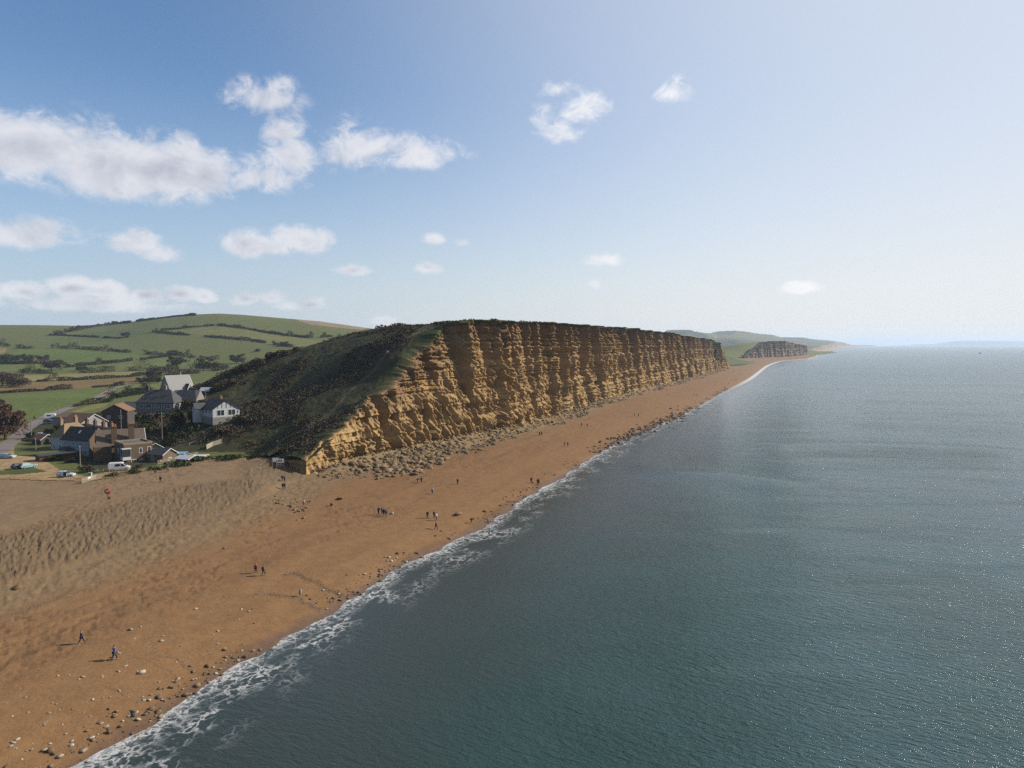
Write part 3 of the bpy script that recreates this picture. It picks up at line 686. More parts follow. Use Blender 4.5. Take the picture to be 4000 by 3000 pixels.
# ================================================================ sea
def sea():
    nu, ny = 640, 620
    u = np.linspace(-.75, 1.5, nu); y = np.concatenate([np.exp(np.linspace(math.log(18), math.log(4000), ny - 60)), np.exp(np.linspace(math.log(4100), math.log(60000), 60))])
    U, Yg = np.meshgrid(u, y); X = U * Yg
    d, s = sidist(X, Yg, SHORE)
    z = np.zeros_like(X)
    sw = []
    # low swells coming in, roughly parallel to the beach
    for (pa, pb, pc, h, w) in [((2420, 1832), (2800, 1852), (3180, 1905), .62, 4.5), ((2980, 1735), (3500, 1742), (4100, 1768), .5, 6), ((3250, 1640), (3700, 1655), (4150, 1672), .45, 8), ((3300, 1600), (3700, 1608), (4100, 1622), .4, 8), ((3300, 1560), (3650, 1566), (3950, 1572), .4, 9),
                            ((2900, 1515), (3200, 1517), (3420, 1518), .4, 11), ((3150, 1457), (3450, 1461), (3720, 1465), .5, 16), ((3000, 1440), (3500, 1437), (4000, 1436), .45, 18), ((3300, 1500), (3800, 1502), (4200, 1508), .45, 14), ((3400, 1530), (3800, 1534), (4200, 1540), .4, 12)]:
        L = np.array([at_z(*p, 0)[:2] for p in (pa, pb, pc)]); L = catmull(L, 8)
        w = w * 1.7; dd_, sq = sdist(X, Yg, L); tot = np.sum(np.linalg.norm(np.diff(L, axis=0), axis=1))
        fade = ss(0, .18, sq / tot) * (1 - ss(.75, 1, sq / tot)) * (np.abs(dd_) < 5 * w)
        z += 1.15 * h * np.exp(-(dd_ / w) ** 2) * fade
    z += .10 * fbm(X / 26 + Yg / 40, Yg / 13, 3, 81) * ss(3, 30, -d) * (1 - ss(1500, 3000, Yg))
    keep = d < 6
    fm = keep[:-1, :-1] & keep[1:, :-1] & keep[:-1, 1:] & keep[1:, 1:]
    idx = np.arange(U.size).reshape(U.shape)
    F = np.stack([idx[:-1, :-1], idx[:-1, 1:], idx[1:, 1:], idx[1:, :-1]], -1)[fm]
    used = np.unique(F); re = np.full(U.size, -1); re[used] = np.arange(len(used))
    m, T, b = new_mat('sea water')
    co = T.node('ShaderNodeTexCoord').outputs['Object']
    sh = T.node('ShaderNodeAttribute', attribute_name='shore').outputs['Fac']
    al = T.node('ShaderNodeAttribute', attribute_name='along').outputs['Fac']
    big = T.noise(T.mapping(co, (1, 1, 1)), .012, 4, .6)
    mid = T.noise(co, .035, 4, .6)
    dist = T.math('ADD', sh, T.math('MULTIPLY', T.math('SUBTRACT', big, .5), 60.0))
    deep = T.mix(T.mapr(mid, .35, .7), (.0105, .037, .036), (.0145, .051, .053))
    c = T.mix(T.mapr(dist, 6, 62), (.022, .029, .022), deep)
    c = T.mix(T.mapr(T.noise(co, .02, 3, .6), .50, .68, 0, .4), c, (.007, .029, .020))
    # foam: lace thrown up the beach and thin streaks left behind
    fv = T.node('ShaderNodeCombineXYZ'); T.l.new(T.math('MULTIPLY', al, 1.0), fv.inputs[0]); T.l.new(sh, fv.inputs[1])
    wob = T.math('MULTIPLY', T.math('SUBTRACT', T.noise(T.mapping(fv.outputs[0], (.06, .02, 1)), 1.0, 3, .6), .5), 7.0)
    wv = T.math('ADD', sh, wob)
    v1 = T.node('ShaderNodeTexVoronoi', feature='DISTANCE_TO_EDGE'); v1.inputs['Scale'].default_value = .62
    warp = T.node('ShaderNodeVectorMath', operation='ADD')
    nv = T.node('ShaderNodeTexNoise'); nv.inputs['Scale'].default_value = .45; nv.inputs['Detail'].default_value = 4; T.l.new(co, nv.inputs['Vector'])
    sv = T.node('ShaderNodeVectorMath', operation='SCALE'); T.l.new(nv.outputs['Color'], sv.inputs[0]); sv.inputs['Scale'].default_value = 4.5
    T.l.new(T.mapping(fv.outputs[0], (.55, 1.0, 1)), warp.inputs[0]); T.l.new(sv.outputs[0], warp.inputs[1]); T.l.new(warp.outputs[0], v1.inputs['Vector'])
    lace = T.mapr(v1.outputs['Distance'], .02, .15, 1, 0)
    fine = T.noise(co, 1.5, 6, .75)
    patch = T.noise(T.mapping(fv.outputs[0], (.10, .16, 1)), 1.0, 4, .6)
    band = T.mapr(wv, .4, 4.5, 1.0, 0.0)
    wide = T.math('MULTIPLY', T.mapr(wv, 3, 12, 1.0, 0.0), T.mapr(patch, .44, .62))
    f1 = T.math('MULTIPLY', band, T.mapr(fine, .45, .68))
    f2 = T.math('MULTIPLY', T.math('MAXIMUM', band, wide), T.math('MULTIPLY', lace, T.mapr(fine, .32, .55)))
    edge = T.math('MULTIPLY', T.mapr(wv, -1.0, 1.6, 1.0, 0.0), T.mapr(fine, .30, .56))
    farf = T.mapr(al, 420, 900)
    breaker = T.math('MULTIPLY', T.math('MULTIPLY', farf, T.mapr(sh, 3, 9, 1, 0)), T.mapr(fine, .2, .45))
    foam = T.math('MINIMUM', 1.0, T.math('MAXIMUM', T.math('MAXIMUM', T.math('MULTIPLY', f1, .75), f2), T.math('MAXIMUM', edge, breaker)))
    c = T.mix(foam, c, (.38, .375, .37))
    T.l.new(c, b.inputs['Base Color'])
    sy = T.node('ShaderNodeSeparateXYZ'); T.l.new(co, sy.inputs[0])
    T.l.new(T.mix(foam, T.mapr(sy.outputs[1], 110, 1000, .09, .20), (.9, .9, .9)), b.inputs['Roughness'])
    b.inputs['IOR'].default_value = 1.333; b.inputs['Specular IOR Level'].default_value = .5
    # ripples: short wind waves, finer chop
    ro = T.mapping(co, (1, 1, 1), (0, 0, R(30))); ro2 = T.mapping(co, (1, 1, 1), (0, 0, R(14)))
    w1 = T.noise(T.mapping(ro, (.50, 1.35, 1)), 1.0, 4, .55, .6)
    w2 = T.noise(T.mapping(ro2, (1.5, 3.6, 1)), 1.0, 3, .6, .4)
    w3 = T.noise(T.mapping(ro2, (.06, .2, 1)), 1.0, 3, .5)
    w4 = T.noise(T.mapping(ro2, (4.5, 8.0, 1)), 1.0, 2, .6)
    h = T.math('ADD', T.math('ADD', T.math('MULTIPLY', w4, .08), T.math('MULTIPLY', w1, .55)), T.math('ADD', T.math('MULTIPLY', w2, .30), T.math('MULTIPLY', w3, .22)))
    bn = T.node('ShaderNodeBump'); bn.inputs['Distance'].default_value = .66; T.l.new(T.mapr(sh, 4, 75, .22, 1.0), bn.inputs['Strength'])
    T.l.new(h, bn.inputs['Height']); T.l.new(bn.outputs[0], b.inputs['Normal'])
    o = make_mesh('sea', np.stack([X, Yg, z], -1).reshape(-1, 3)[used], re[F], m, True, None, {'shore': -d.ravel()[used], 'along': s.ravel()[used]})
    tag(o, 'calm blue-green sea with foam along the shore', None, None, 'structure')
sea()
# ================================================================ builders
class MB:
    """collects shapes that become ONE mesh object"""
    def __init__(s): s.v = []; s.f = []
    def add(s, V, F):
        k = len(s.v); s.v += [tuple(map(float, p)) for p in V]; s.f += [tuple(k + i for i in f) for f in F]; return s
    def box(s, c, d, rz=0.0, taper=1.0):
        x, y, z = [q / 2 for q in d]; cs, sn = math.cos(rz), math.sin(rz); V = []
        for k, (a, b, e) in enumerate([(-x, -y, -z), (x, -y, -z), (x, y, -z), (-x, y, -z), (-x, -y, z), (x, -y, z), (x, y, z), (-x, y, z)]):
            if k > 3: a, b = a * taper, b * taper
            V.append((c[0] + a * cs - b * sn, c[1] + a * sn + b * cs, c[2] + e))
        return s.add(V, [(0, 3, 2, 1), (4, 5, 6, 7), (0, 1, 5, 4), (1, 2, 6, 5), (2, 3, 7, 6), (3, 0, 4, 7)])
    def tube(s, p, q, r0, r1=None, n=8, caps=True):
        p, q = Vector(p), Vector(q); r1 = r0 if r1 is None else r1
        w = (q - p).normalized(); u = w.orthogonal().normalized(); v = w.cross(u)
        V = [tuple(c + (u * math.cos(a) + v * math.sin(a)) * r) for c, r in ((p, r0), (q, r1)) for a in [2 * math.pi * i / n for i in range(n)]]
        F = [(i, (i + 1) % n, n + (i + 1) % n, n + i) for i in range(n)]
        if caps: F += [tuple(range(n - 1, -1, -1)), tuple(range(n, 2 * n))]
        return s.add(V, F)
    def path(s, P, r, n=6):
        for a, b in zip(P[:-1], P[1:]): s.tube(a, b, r, r, n)
        return s
    def prism(s, poly, y0, y1):
        """side profile (x, z) pushed from y0 to y1"""
        n = len(poly); V = [(x, y0, z) for x, z in poly] + [(x, y1, z) for x, z in poly]
        return s.add(V, [(i, (i + 1) % n, n + (i + 1) % n, n + i) for i in range(n)] + [tuple(range(n - 1, -1, -1)), tuple(range(n, 2 * n))])
    def build(s, name, mat, parent=None, smooth=False, bevel=0.0, loc=None):
        o = make_mesh(name, s.v, s.f, mat, smooth, parent)
        bm = bmesh.new(); bm.from_mesh(o.data); bmesh.ops.recalc_face_normals(bm, faces=bm.faces)
        if bevel: bmesh.ops.bevel(bm, geom=[e for e in bm.edges if e.calc_face_angle(0) > .5], offset=bevel, segments=2, affect='EDGES', clamp_overlap=True)
        bm.to_mesh(o.data); bm.free()
        if loc: o.location = loc
        return o
def kids(o): return [c for c in scene.objects if c.parent == o]
def dup(root, loc, rz, label=None, group=None, mats=None, scale=None):
    r = root.copy(); scene.collection.objects.link(r); r.location = loc; r.rotation_euler = (0, 0, rz)
    if scale: r.scale = (scale,) * 3 if not isinstance(scale, tuple) else scale
    if label: r['label'] = label
    if group: r['group'] = group
    for ch in root.children:
        c = ch.copy(); scene.collection.objects.link(c); c.parent = r
        k = ch.name.split('.')[0]
        if mats and k in mats:
            c.data = ch.data.copy(); c.data.materials.clear(); c.data.materials.append(mats[k])
        for g in ch.children:
            d = g.copy(); scene.collection.objects.link(d); d.parent = c
    return r

# ---------------------------------------------------------------- foliage
def leaf_mat(name):
    m, T, b = new_mat(name)
    a = T.node('ShaderNodeAttribute', attribute_name='tint')
    T.l.new(a.outputs['Color'], b.inputs['Base Color']); b.inputs['Roughness'].default_value = .9; b.inputs['Specular IOR Level'].default_value = .08
    return m
M_LEAF = leaf_mat('leaves')
M_BARK = simple('bark', (.085, .062, .042), .95, var=.3, scale=2, spec=.1)
def quads(P, size, rng, cols, long=1.0, up=0.0):
    """a small leaf spray at every point: crossed random quads"""
    n = len(P)
    a = rng.normal(size=(n, 3)); a[:, 2] += up; a /= np.linalg.norm(a, axis=1)[:, None] + 1e-9
    b = rng.normal(size=(n, 3)); b -= a * np.sum(a * b, 1)[:, None]; b /= np.linalg.norm(b, axis=1)[:, None] + 1e-9
    s = (np.asarray(size) * rng.uniform(.6, 1.3, n))[:, None]
    a = a * s * long; b = b * s / long
    V = np.stack([P - a * .5 - b * .35, P + a * .2 - b * .6, P + a * .6 + b * .3, P - a * .2 + b * .55], 1).reshape(-1, 3)
    F = np.arange(4 * n).reshape(-1, 4)
    return V, F, np.repeat(cols, 4, axis=0)
GREEN, DARK, OLIVE, BROWN, RUST, TAN = (.050, .060, .020), (.026, .034, .014), (.075, .072, .026), (.080, .060, .040), (.105, .060, .042), (.14, .105, .065)
def shades(col, n, rng, v=.35):
    c = np.asarray(col)[None] * rng.uniform(1 - v, 1 + v, n)[:, None]
    return c * (1 + rng.normal(0, .06, (n, 3)))
def tree(name, label, cat, px, py, wpx, hpx, col, seed, group, Y=None, bare=False, col2=None, dens=1.0, base=None):
    p = hit(px, py) if Y is None else np.array((ray(px, py)[0] / ray(px, py)[1] * Y, Y, 0))
    p[2] = ground(p[0], p[1]); k = p[1] / FPX; w, h = wpx * k, hpx * k
    rng = np.random.RandomState(seed)
    r = empty(name, p, rng.uniform(0, 6), label, cat, group)
    m = MB(); th = h * (.42 if not bare else .55); tr = max(.12, h * .03)
    m.tube((0, 0, -.8), (0, 0, th * .6), tr * 1.3, tr, 7).tube((0, 0, th * .6), (.05 * h, 0, th), tr, tr * .7, 7)
    nl = 9 if bare else 6; tips = []
    for i in range(nl):
        a = 2 * math.pi * i / nl + rng.uniform(-.4, .4); e = Vector((math.cos(a) * w * .36 * rng.uniform(.6, 1.1), math.sin(a) * w * .36 * rng.uniform(.6, 1.1), h * rng.uniform(.55, .92)))
        s0 = Vector((0, 0, th * rng.uniform(.25, .9))); mid = s0.lerp(e, .5) + Vector((0, 0, h * .04))
        m.tube(s0, mid, tr * .5, tr * .32, 5).tube(mid, e, tr * .32, tr * .1, 5); tips.append(e)
    m.build('trunk', M_BARK, r)
    lumps = []
    nb = 11
    for i in range(nb):
        a = 2 * math.pi * rng.uniform(); q = math.sqrt(rng.uniform(0, 1)) * .36
        zc = h * rng.uniform(.26, .74) * (1 - .35 * q)
        lumps.append((math.cos(a) * q * w, math.sin(a) * q * w, zc, w * rng.uniform(.15, .25), h * rng.uniform(.12, .22)))
    for e in tips: lumps.append((e.x, e.y, e.z * .96, w * .13, h * .10))
    size = max(1.15 * k * 3.9 * .75, .035 * max(w, h)); size = min(size, .11 * max(w, h))
    P = []; T = []
    per = int(min(420, max(40, dens * 5.5 * (w * h) / (size * size) / len(lumps))))
    for (x, y, z, a, b) in lumps:
        g = rng.normal(size=(per, 3)); g /= np.linalg.norm(g, axis=1)[:, None]; g *= rng.uniform(.55, 1.05, per)[:, None] ** .5
        P.append(np.stack([x + g[:, 0] * a, y + g[:, 1] * a, np.maximum(z + g[:, 2] * b, .25)], 1))
        c = np.asarray(col if (col2 is None or rng.uniform() < .55) else col2) * rng.uniform(.75, 1.3)
        T.append(shades(c, per, rng))
    P = np.vstack(P); T = np.vstack(T)
    V, F, C_ = quads(P, size, rng, T, 1.9 if bare else 1.15)
    make_mesh('crown', V, F, M_LEAF, False, r, {'tint': np.clip(C_, .005, 1)})
    return r
TREES = [
 ('bare_tree', 'big reddish bare willow beside the bend of the lane', 22, 1718, 150, 165, RUST, BROWN, True), ('bare_tree', 'dark bare tree behind the reddish willow at the field corner', -30, 1705, 120, 150, BROWN, DARK, True),
 ('bare_tree', 'wide brown thicket tree at the end of the brown field', 10, 1508, 150, 62, BROWN, RUST, True), ('bare_tree', 'low brown thicket tree tapering along the brown field hedge', 75, 1512, 90, 40, BROWN, OLIVE, True),
 ('bare_tree', 'rusty bare tree with dark skirt in the middle of the valley hedge', 200, 1447, 108, 46, RUST, DARK, True),
 ('evergreen_tree', 'dark evergreen at the left edge below the long hill hedge', 15, 1415, 70, 34, DARK, GREEN, False), ('evergreen_tree', 'dark round evergreen in the clump left of the central field', 62, 1417, 62, 32, DARK, GREEN, False),
 ('evergreen_tree', 'tallest dark tree of the clump left of the central field', 112, 1418, 46, 38, DARK, OLIVE, False), ('bare_tree', 'brown bare tree closing the clump left of the central field', 165, 1417, 56, 32, BROWN, DARK, True),
 ('shrub_tree', 'small round dark bush tree on the thick valley hedge', 320, 1449, 42, 22, DARK, OLIVE, False), ('shrub_tree', 'tiny rusty bush tree near the left end of the thick valley hedge', 103, 1453, 32, 15, BROWN, DARK, False),
 ('bare_tree', 'large grey-brown bare tree behind the chalet roof', 606, 1490, 78, 54, BROWN, OLIVE, True), ('shrub_tree', 'dark bush at the top of the lane left of the chalet', 548, 1497, 36, 24, DARK, OLIVE, False), ('shrub_tree', 'mossy bush between the lane top and the chalet', 582, 1496, 34, 26, OLIVE, DARK, False), ('shrub_tree', 'round bush touching the chalet gable', 615, 1496, 34, 24, OLIVE, DARK, False),
 ('evergreen_tree', 'broad grey-green tree standing above the chalet', 692, 1437, 76, 46, DARK, BROWN, False), ('evergreen_tree', 'dark spreading pine left of the far cottage', 795, 1446, 70, 48, DARK, GREEN, False), ('evergreen_tree', 'dark pine with olive edge in front of the far cottage', 838, 1446, 40, 36, OLIVE, DARK, False),
 ('evergreen_tree', 'dark flat-topped pine right of the far cottage', 925, 1421, 66, 40, DARK, GREEN, False), ('shrub_tree', 'rusty round tree on the long hill hedge', 672, 1388, 48, 22, BROWN, DARK, True),
 ('bare_tree', 'thin bare hawthorn at the fork of the upper hedges', 230, 1309, 44, 20, BROWN, TAN, True), ('shrub_tree', 'dark windswept thorn on the hillside field corner', 492, 1316, 36, 18, DARK, BROWN, False),
 ('bare_tree', 'pale bare tree on the skyline ridge', 424, 1266, 34, 16, TAN, BROWN, True), ('evergreen_tree', 'dark dome tree on the skyline ridge', 447, 1266, 24, 13, DARK, GREEN, False), ('shrub_tree', 'low bush on the skyline left of the pale tree', 372, 1268, 34, 10, BROWN, DARK, False),
 ('evergreen_tree', 'lone dark tree on the field right of the far cottage', 1006, 1374, 22, 12, DARK, GREEN, False), ('shrub_tree', 'dark bush at the lower end of the right hill hedge', 1112, 1352, 40, 18, DARK, BROWN, False),
]
for i, (nm, lb, px, py, w, h, c, c2, bare) in enumerate(TREES):
    tree(nm, lb, 'tree', px, py, w, h, c, 100 + i, 'trees around the fields and village', bare=bare, col2=c2)
def bush(label, px, py, wpx, hpx, col, seed, group, col2=None, Y=None, name='bush'):
    p = hit(px, py) if Y is None else np.array((ray(px, py)[0] / ray(px, py)[1] * Y, Y, 0)); p[2] = ground(p[0], p[1])
    k = p[1] / FPX; w, h = wpx * k, hpx * k; rng = np.random.RandomState(seed); P = []; T = []
    size = max(k * 2.6, .06 * max(w, h)); size = min(size, .16 * max(w, h))
    for i in range(9):
        a = rng.uniform(0, 6.28); q = math.sqrt(rng.uniform()) * .34
        per = int(min(260, max(30, 6.5 * w * h / size ** 2 / 9)))
        g = rng.normal(size=(per, 3)); g /= np.linalg.norm(g, axis=1)[:, None]; g *= rng.uniform(.4, 1.0, per)[:, None] ** .5
        P.append(np.stack([math.cos(a) * q * w + g[:, 0] * w * .22, math.sin(a) * q * w + g[:, 1] * w * .22, np.maximum(h * rng.uniform(.3, .68) * (1 - .4 * q) + g[:, 2] * h * .30, -.2)], 1))
        T.append(shades(np.asarray(col if (col2 is None or rng.uniform() < .6) else col2) * rng.uniform(.75, 1.3), per, rng))
    V, F, C_ = quads(np.vstack(P), size, rng, np.vstack(T), 1.3)
    o = make_mesh(name, V, F, M_LEAF, False, None, {'tint': np.clip(C_, .005, 1)}); o.location = p
    return tag(o, label, 'bush', group)
BUSH = [
 ('brown bare scrub bush highest on the left slope of the hill', 1160, 1372, 44, 22, BROWN, TAN), ('tan feathery bush on the hill slope skyline', 1108, 1392, 62, 32, TAN, BROWN), ('brown bush below the tan feathery one on the slope skyline', 1062, 1404, 56, 32, BROWN, DARK), ('reddish scrub bush at the middle of the slope skyline', 1012, 1428, 64, 36, BROWN, TAN), ('dull brown bush low on the slope skyline', 962, 1447, 62, 32, BROWN, OLIVE), ('dark scrub bush at the foot of the slope skyline', 920, 1464, 56, 30, DARK, BROWN),
 ('dark bush hiding the lower wall of the slate house', 706, 1662, 78, 62, DARK, BROWN), ('rust-tinted dark bush left of the white bungalow', 758, 1652, 74, 66, BROWN, DARK), ('olive bush in front of the slate house lit roof', 742, 1592, 64, 38, OLIVE, BROWN), ('small dark bush under the white bungalow window', 800, 1640, 44, 24, DARK, OLIVE),
 ('ivy-dark bush on the bank behind the brick chimneys', 560, 1690, 70, 42, DARK, OLIVE), ('mossy bush on the bank below the slate house', 560, 1640, 80, 32, OLIVE, DARK), ('dark bush by the crossarm pole', 650, 1700, 70, 42, DARK, BROWN), ('bramble bush above the wooden sheds', 700, 1716, 84, 36, DARK, GREEN), ('small yellow-green bush on the hill below the bungalow', 1008, 1574, 46, 22, OLIVE, GREEN),
 ('dark hedge bush beside the garage with orange roof', 118, 1712, 34, 30, DARK, GREEN), ('dark bush behind the tiled hip cottage', 232, 1680, 46, 26, DARK, GREEN), ('clipped dark bush on the wall by the lane', 250, 1640, 60, 14, DARK, OLIVE), ('dark bramble against the dark gabled house', 520, 1640, 50, 30, DARK, BROWN), ('shadowy shrub at the corner of the parking ground', 330, 1845, 74, 30, DARK, BROWN), ('dark garden shrub behind the wheel pots', 215, 1800, 70, 26, DARK, BROWN), ('dark garden shrub under the pale blue cottage', 290, 1806, 66, 24, DARK, OLIVE),
 ('pale stemmed shrub by the outside stairs', 545, 1826, 40, 18, BROWN, TAN), ('green shrub along the fence in front of the van', 440, 1858, 64, 14, GREEN, OLIVE), ('green shrub right of the van on the beach fence', 520, 1846, 70, 14, GREEN, DARK), ('low green shrub in front of the pale railings', 610, 1834, 84, 12, GREEN, OLIVE), ('low green shrub under the shed yard wall', 700, 1822, 90, 14, GREEN, DARK), ('dark shrub at the end of the shed yard', 790, 1800, 90, 20, GREEN, DARK), ('long dark shrub nearest the beach sign boards', 900, 1796, 110, 18, GREEN, DARK), ('dark shrub right behind the beach sign boards', 1010, 1786, 80, 18, GREEN, DARK)]
BUSH += [('dark shrub between the grey bungalow and the boarded house', 520, 1610, 50, 26, DARK, BROWN), ('shadowy bush on the bank right of the boarded house', 585, 1668, 80, 40, DARK, BROWN), ('low bramble bank below the white bungalow porch', 760, 1690, 110, 40, DARK, GREEN), ('brown bramble clump above the handrail', 870, 1690, 100, 34, BROWN, DARK), ('dark bramble clump right of the white bungalow', 960, 1650, 110, 34, DARK, BROWN),
 ('dark shrub against the brick house side', 590, 1735, 50, 34, DARK, BROWN), ('overgrown shrub behind the brown boarded shed', 668, 1738, 64, 36, DARK, GREEN), ('small dark shrub by the hipped bungalow', 250, 1655, 44, 20, DARK, OLIVE), ('dark ivy heap beside the lane garage', 196, 1694, 44, 26, DARK, GREEN), ('dark bush behind the far tin-roofed shed', 850, 1530, 70, 34, DARK, BROWN), ('brown thorn bush up the slope from the tin-roofed shed', 900, 1505, 80, 32, BROWN, DARK), ('dark bush at the corner of the slate house wing', 790, 1590, 50, 34, DARK, OLIVE), ('low dark shrub under the slate house windows', 620, 1630, 110, 20, DARK, BROWN)]
for i, (lb, px, py, w, h, c, c2) in enumerate(BUSH): bush(lb, px, py, w, h, c, 300 + i, 'bushes on the slope and in the gardens', c2)

def hedge(label, pts, wid, hgt, col, col2, seed):
    P0 = [hit(*p) for p in pts]; P0 = catmull(np.array(P0)[:, :2], 8); rng = np.random.RandomState(seed)
    seg = np.linalg.norm(np.diff(P0, axis=0), axis=1); S = np.concatenate([[0], np.cumsum(seg)])
    Ym = P0[:, 1].mean(); size = max(.45, Ym / FPX * 3.1)
    n = int(min(5200, S[-1] * wid * 2.2 * hgt / size ** 2 * 1.6 + 60)); t = rng.uniform(0, S[-1], n)
    X = np.interp(t, S, P0[:, 0]); Yq = np.interp(t, S, P0[:, 1])
    hs_ = hgt * (.55 + .75 * vn(t / (wid * 3.2), t * 0, seed)) * (1 + 1.1 * ss(.74, .85, vn(t / 13., t * 0 + 4, seed)))
    gap = vn(t / 21., t * 0 + 9, seed) > .12
    off = rng.normal(0, wid * .3, (n, 2)); Z = np.array([ground(a, b) for a, b in zip(X, Yq)])
    P = np.stack([X + off[:, 0], Yq + off[:, 1], Z + hs_ * rng.uniform(-.05, 1, n)], 1)[gap]
    q = vn(t / 9., t * 0 + 2, seed)[gap]
    c = np.asarray(col) * (1 - q[:, None]) + np.asarray(col2) * q[:, None]
    c = c * rng.uniform(.65, 1.35, len(P))[:, None]
    V, F, C_ = quads(P, size, rng, c, 1.2)
    o = make_mesh('hedge', V, F, M_LEAF, False, None, {'tint': np.clip(C_, .005, 1)})
    return tag(o, label, 'hedge', 'hedges between the fields')
z1 = lambda L: zz(L, 0, 1150, 2.212)
z2 = lambda L: zz(L, 900, 1200, 2.212)
HEDGES = [
 ('long dark hedge curving across the foot of the grassy hill', z1([(-40, 436), (80, 450), (230, 468), (500, 462), (760, 475), (1100, 500), (1400, 525), (1500, 520), (1700, 552), (1890, 562)]), 4, 5.0, DARK, BROWN),
 ('thick dark hedge along the valley floor above the tan field', z1([(170, 680), (600, 684), (1000, 668), (1300, 657), (1700, 642), (1890, 642)]), 5, 5.5, DARK, OLIVE),
 ('hedge between the tan field and the brown field', z1([(60, 772), (400, 752), (700, 740), (1100, 715), (1260, 694)]), 3, 3.2, DARK, BROWN),
 ('stony low hedge between the brown field and the bright green field', z1([(-40, 858), (400, 832), (600, 817), (860, 801), (1070, 785)]), 2.4, 1.9, DARK, BROWN),
 ('brown hedge under the central green field', z1([(570, 632), (800, 610), (1050, 584), (1250, 562), (1450, 537)]), 3, 3.6, BROWN, DARK),
 ('dark straight hedge running down the hill under the tan field', z1([(1320, 324), (1480, 341), (1700, 359), (1950, 381), (2212, 405)]) + z2([(200, 292), (540, 345)]), 3.4, 3.6, DARK, BROWN),
 ('scattered hedge along the top of the upper tan field', z1([(1880, 271), (2050, 287), (2212, 312)]) + z2([(300, 218), (700, 266), (940, 248)]), 4, 4.0, DARK, OLIVE),
 ('brown bushy hedge climbing to the skyline', z1([(560, 330), (760, 290), (900, 270), (1050, 255), (1130, 246)]), 4, 4.5, BROWN, DARK),
 ('dark hedge ending at the windswept thorn', z1([(430, 352), (700, 364), (1050, 380), (1100, 366)]), 3, 2.8, DARK, BROWN),
 ('faint hedge along the hill shoulder', z1([(1390, 311), (1560, 297), (1750, 277), (1850, 271)]), 3.5, 3.0, BROWN, OLIVE),
 ('dark hedge below the tree clump on the left', z1([(-40, 604), (200, 602), (420, 594)]), 3, 3.4, DARK, BROWN),
 ('low hedge on the skyline left of the hilltop trees', z1([(560, 266), (700, 262), (860, 256), (1000, 250)]), 3, 3.2, DARK, BROWN),
 ('wooded hedge on the skyline below the summit', z1([(1180, 236), (1350, 214), (1550, 190), (1690, 184)]), 4, 4.5, DARK, OLIVE),
 ('dark hedge on the far brown skyline field', z2([(780, 116), (1000, 138), (1240, 168)]), 5, 5, DARK, BROWN),
 ('ragged verge hedge along the right side of the lane', z1([(640, 974), (720, 957), (900, 937), (960, 922)]), 2, 1.6, DARK, OLIVE),
 ('dark hedge along the garden boundary above the tiled houses', z1([(940, 905), (1100, 880), (1300, 845)]), 4, 4.0, DARK, DARK),
 ('brown thicket hedge behind the chalet', z1([(1420, 700), (1600, 690), (1800, 672), (1960, 640)]), 6, 4.5, BROWN, OLIVE)]
for i, (lb, pts, w, h, c, c2) in enumerate(HEDGES): hedge(lb, pts, w, h, c, c2, 500 + i)

# ---------------------------------------------------------------- scrub and rough grass on the hill (nobody could count it)
def scrub_cover():
    rng = np.random.RandomState(77)
    ok = np.argwhere(((ge > 4) | (ge > .9) & (GY < 300)) & (gh > gb + .8) & (GY < 420) & (GY > 190) & (gz > 6.5))
    w = GY[ok[:, 0], ok[:, 1]] ** 1.6; pick = ok[rng.choice(len(ok), 85000, p=w / w.sum())]
    i, j = pick[:, 0], pick[:, 1]
    sc = scrub[i, j]; p_ = np.abs(dpth[i, j])
    P = np.stack([GX[i, j], GY[i, j], gz[i, j]], 1) + rng.normal(0, .25, (len(i), 3)) * np.array([1, 1, 0])
    keep = (p_ > 1.2) & ((sc > .22) | (rng.uniform(size=len(i)) < .12)); P = P[keep]; sc = sc[keep]
    n = len(P); tall = np.where(sc > .5, rng.uniform(.2, 1.5, n) * (.4 + vn(P[:, 0] / 6, P[:, 1] / 8, 78)), rng.uniform(.0, .25, n))
    P[:, 2] += tall * .6
    br = np.clip(sc + .5 * fbm(P[:, 0] / 12, P[:, 1] / 14, 3, 79), 0, 1)[:, None]
    c = np.asarray(OLIVE) * .8 * (1 - br) + np.asarray(BROWN) * .72 * br
    tan = (ss(.25, .6, fbm(P[:, 0] / 9, P[:, 1] / 12, 3, 80)) * br[:, 0] * .6)[:, None]
    c = c * (1 - tan) + np.asarray(TAN) * .9 * tan
    c = c * rng.uniform(.7, 1.3, n)[:, None]
    V, F, C_ = quads(P, np.where(sc > .5, .52, .36), rng, c, 1.5, .4)
    o = make_mesh('scrub', V, F, M_LEAF, False, None, {'tint': np.clip(C_, .004, 1)})
    tag(o, 'dark brambles and rough grass covering the hill slope', None, None, 'stuff')
    # grass fringe and tufts on the plateau edge strip
    ok = np.argwhere((gv > -.4) & (gv < 6) & (GY < 235) & (GY > 170) & (PX > 640) & (PX < 1040))
    pick = ok[rng.choice(len(ok), min(9000, len(ok)), replace=False)]; i, j = pick[:, 0], pick[:, 1]
    P = np.stack([GX[i, j], GY[i, j], gz[i, j] + .12], 1); c = shades(GREEN, len(P), rng, .5)
    V, F, C_ = quads(P, .5, rng, c, 1.4, .5)
    o = make_mesh('rough_grass', V, F, M_LEAF, False, None, {'tint': np.clip(C_, .004, 1)})
    tag(o, 'green rough grass fringe where the slope meets the shingle', None, None, 'stuff')
scrub_cover()
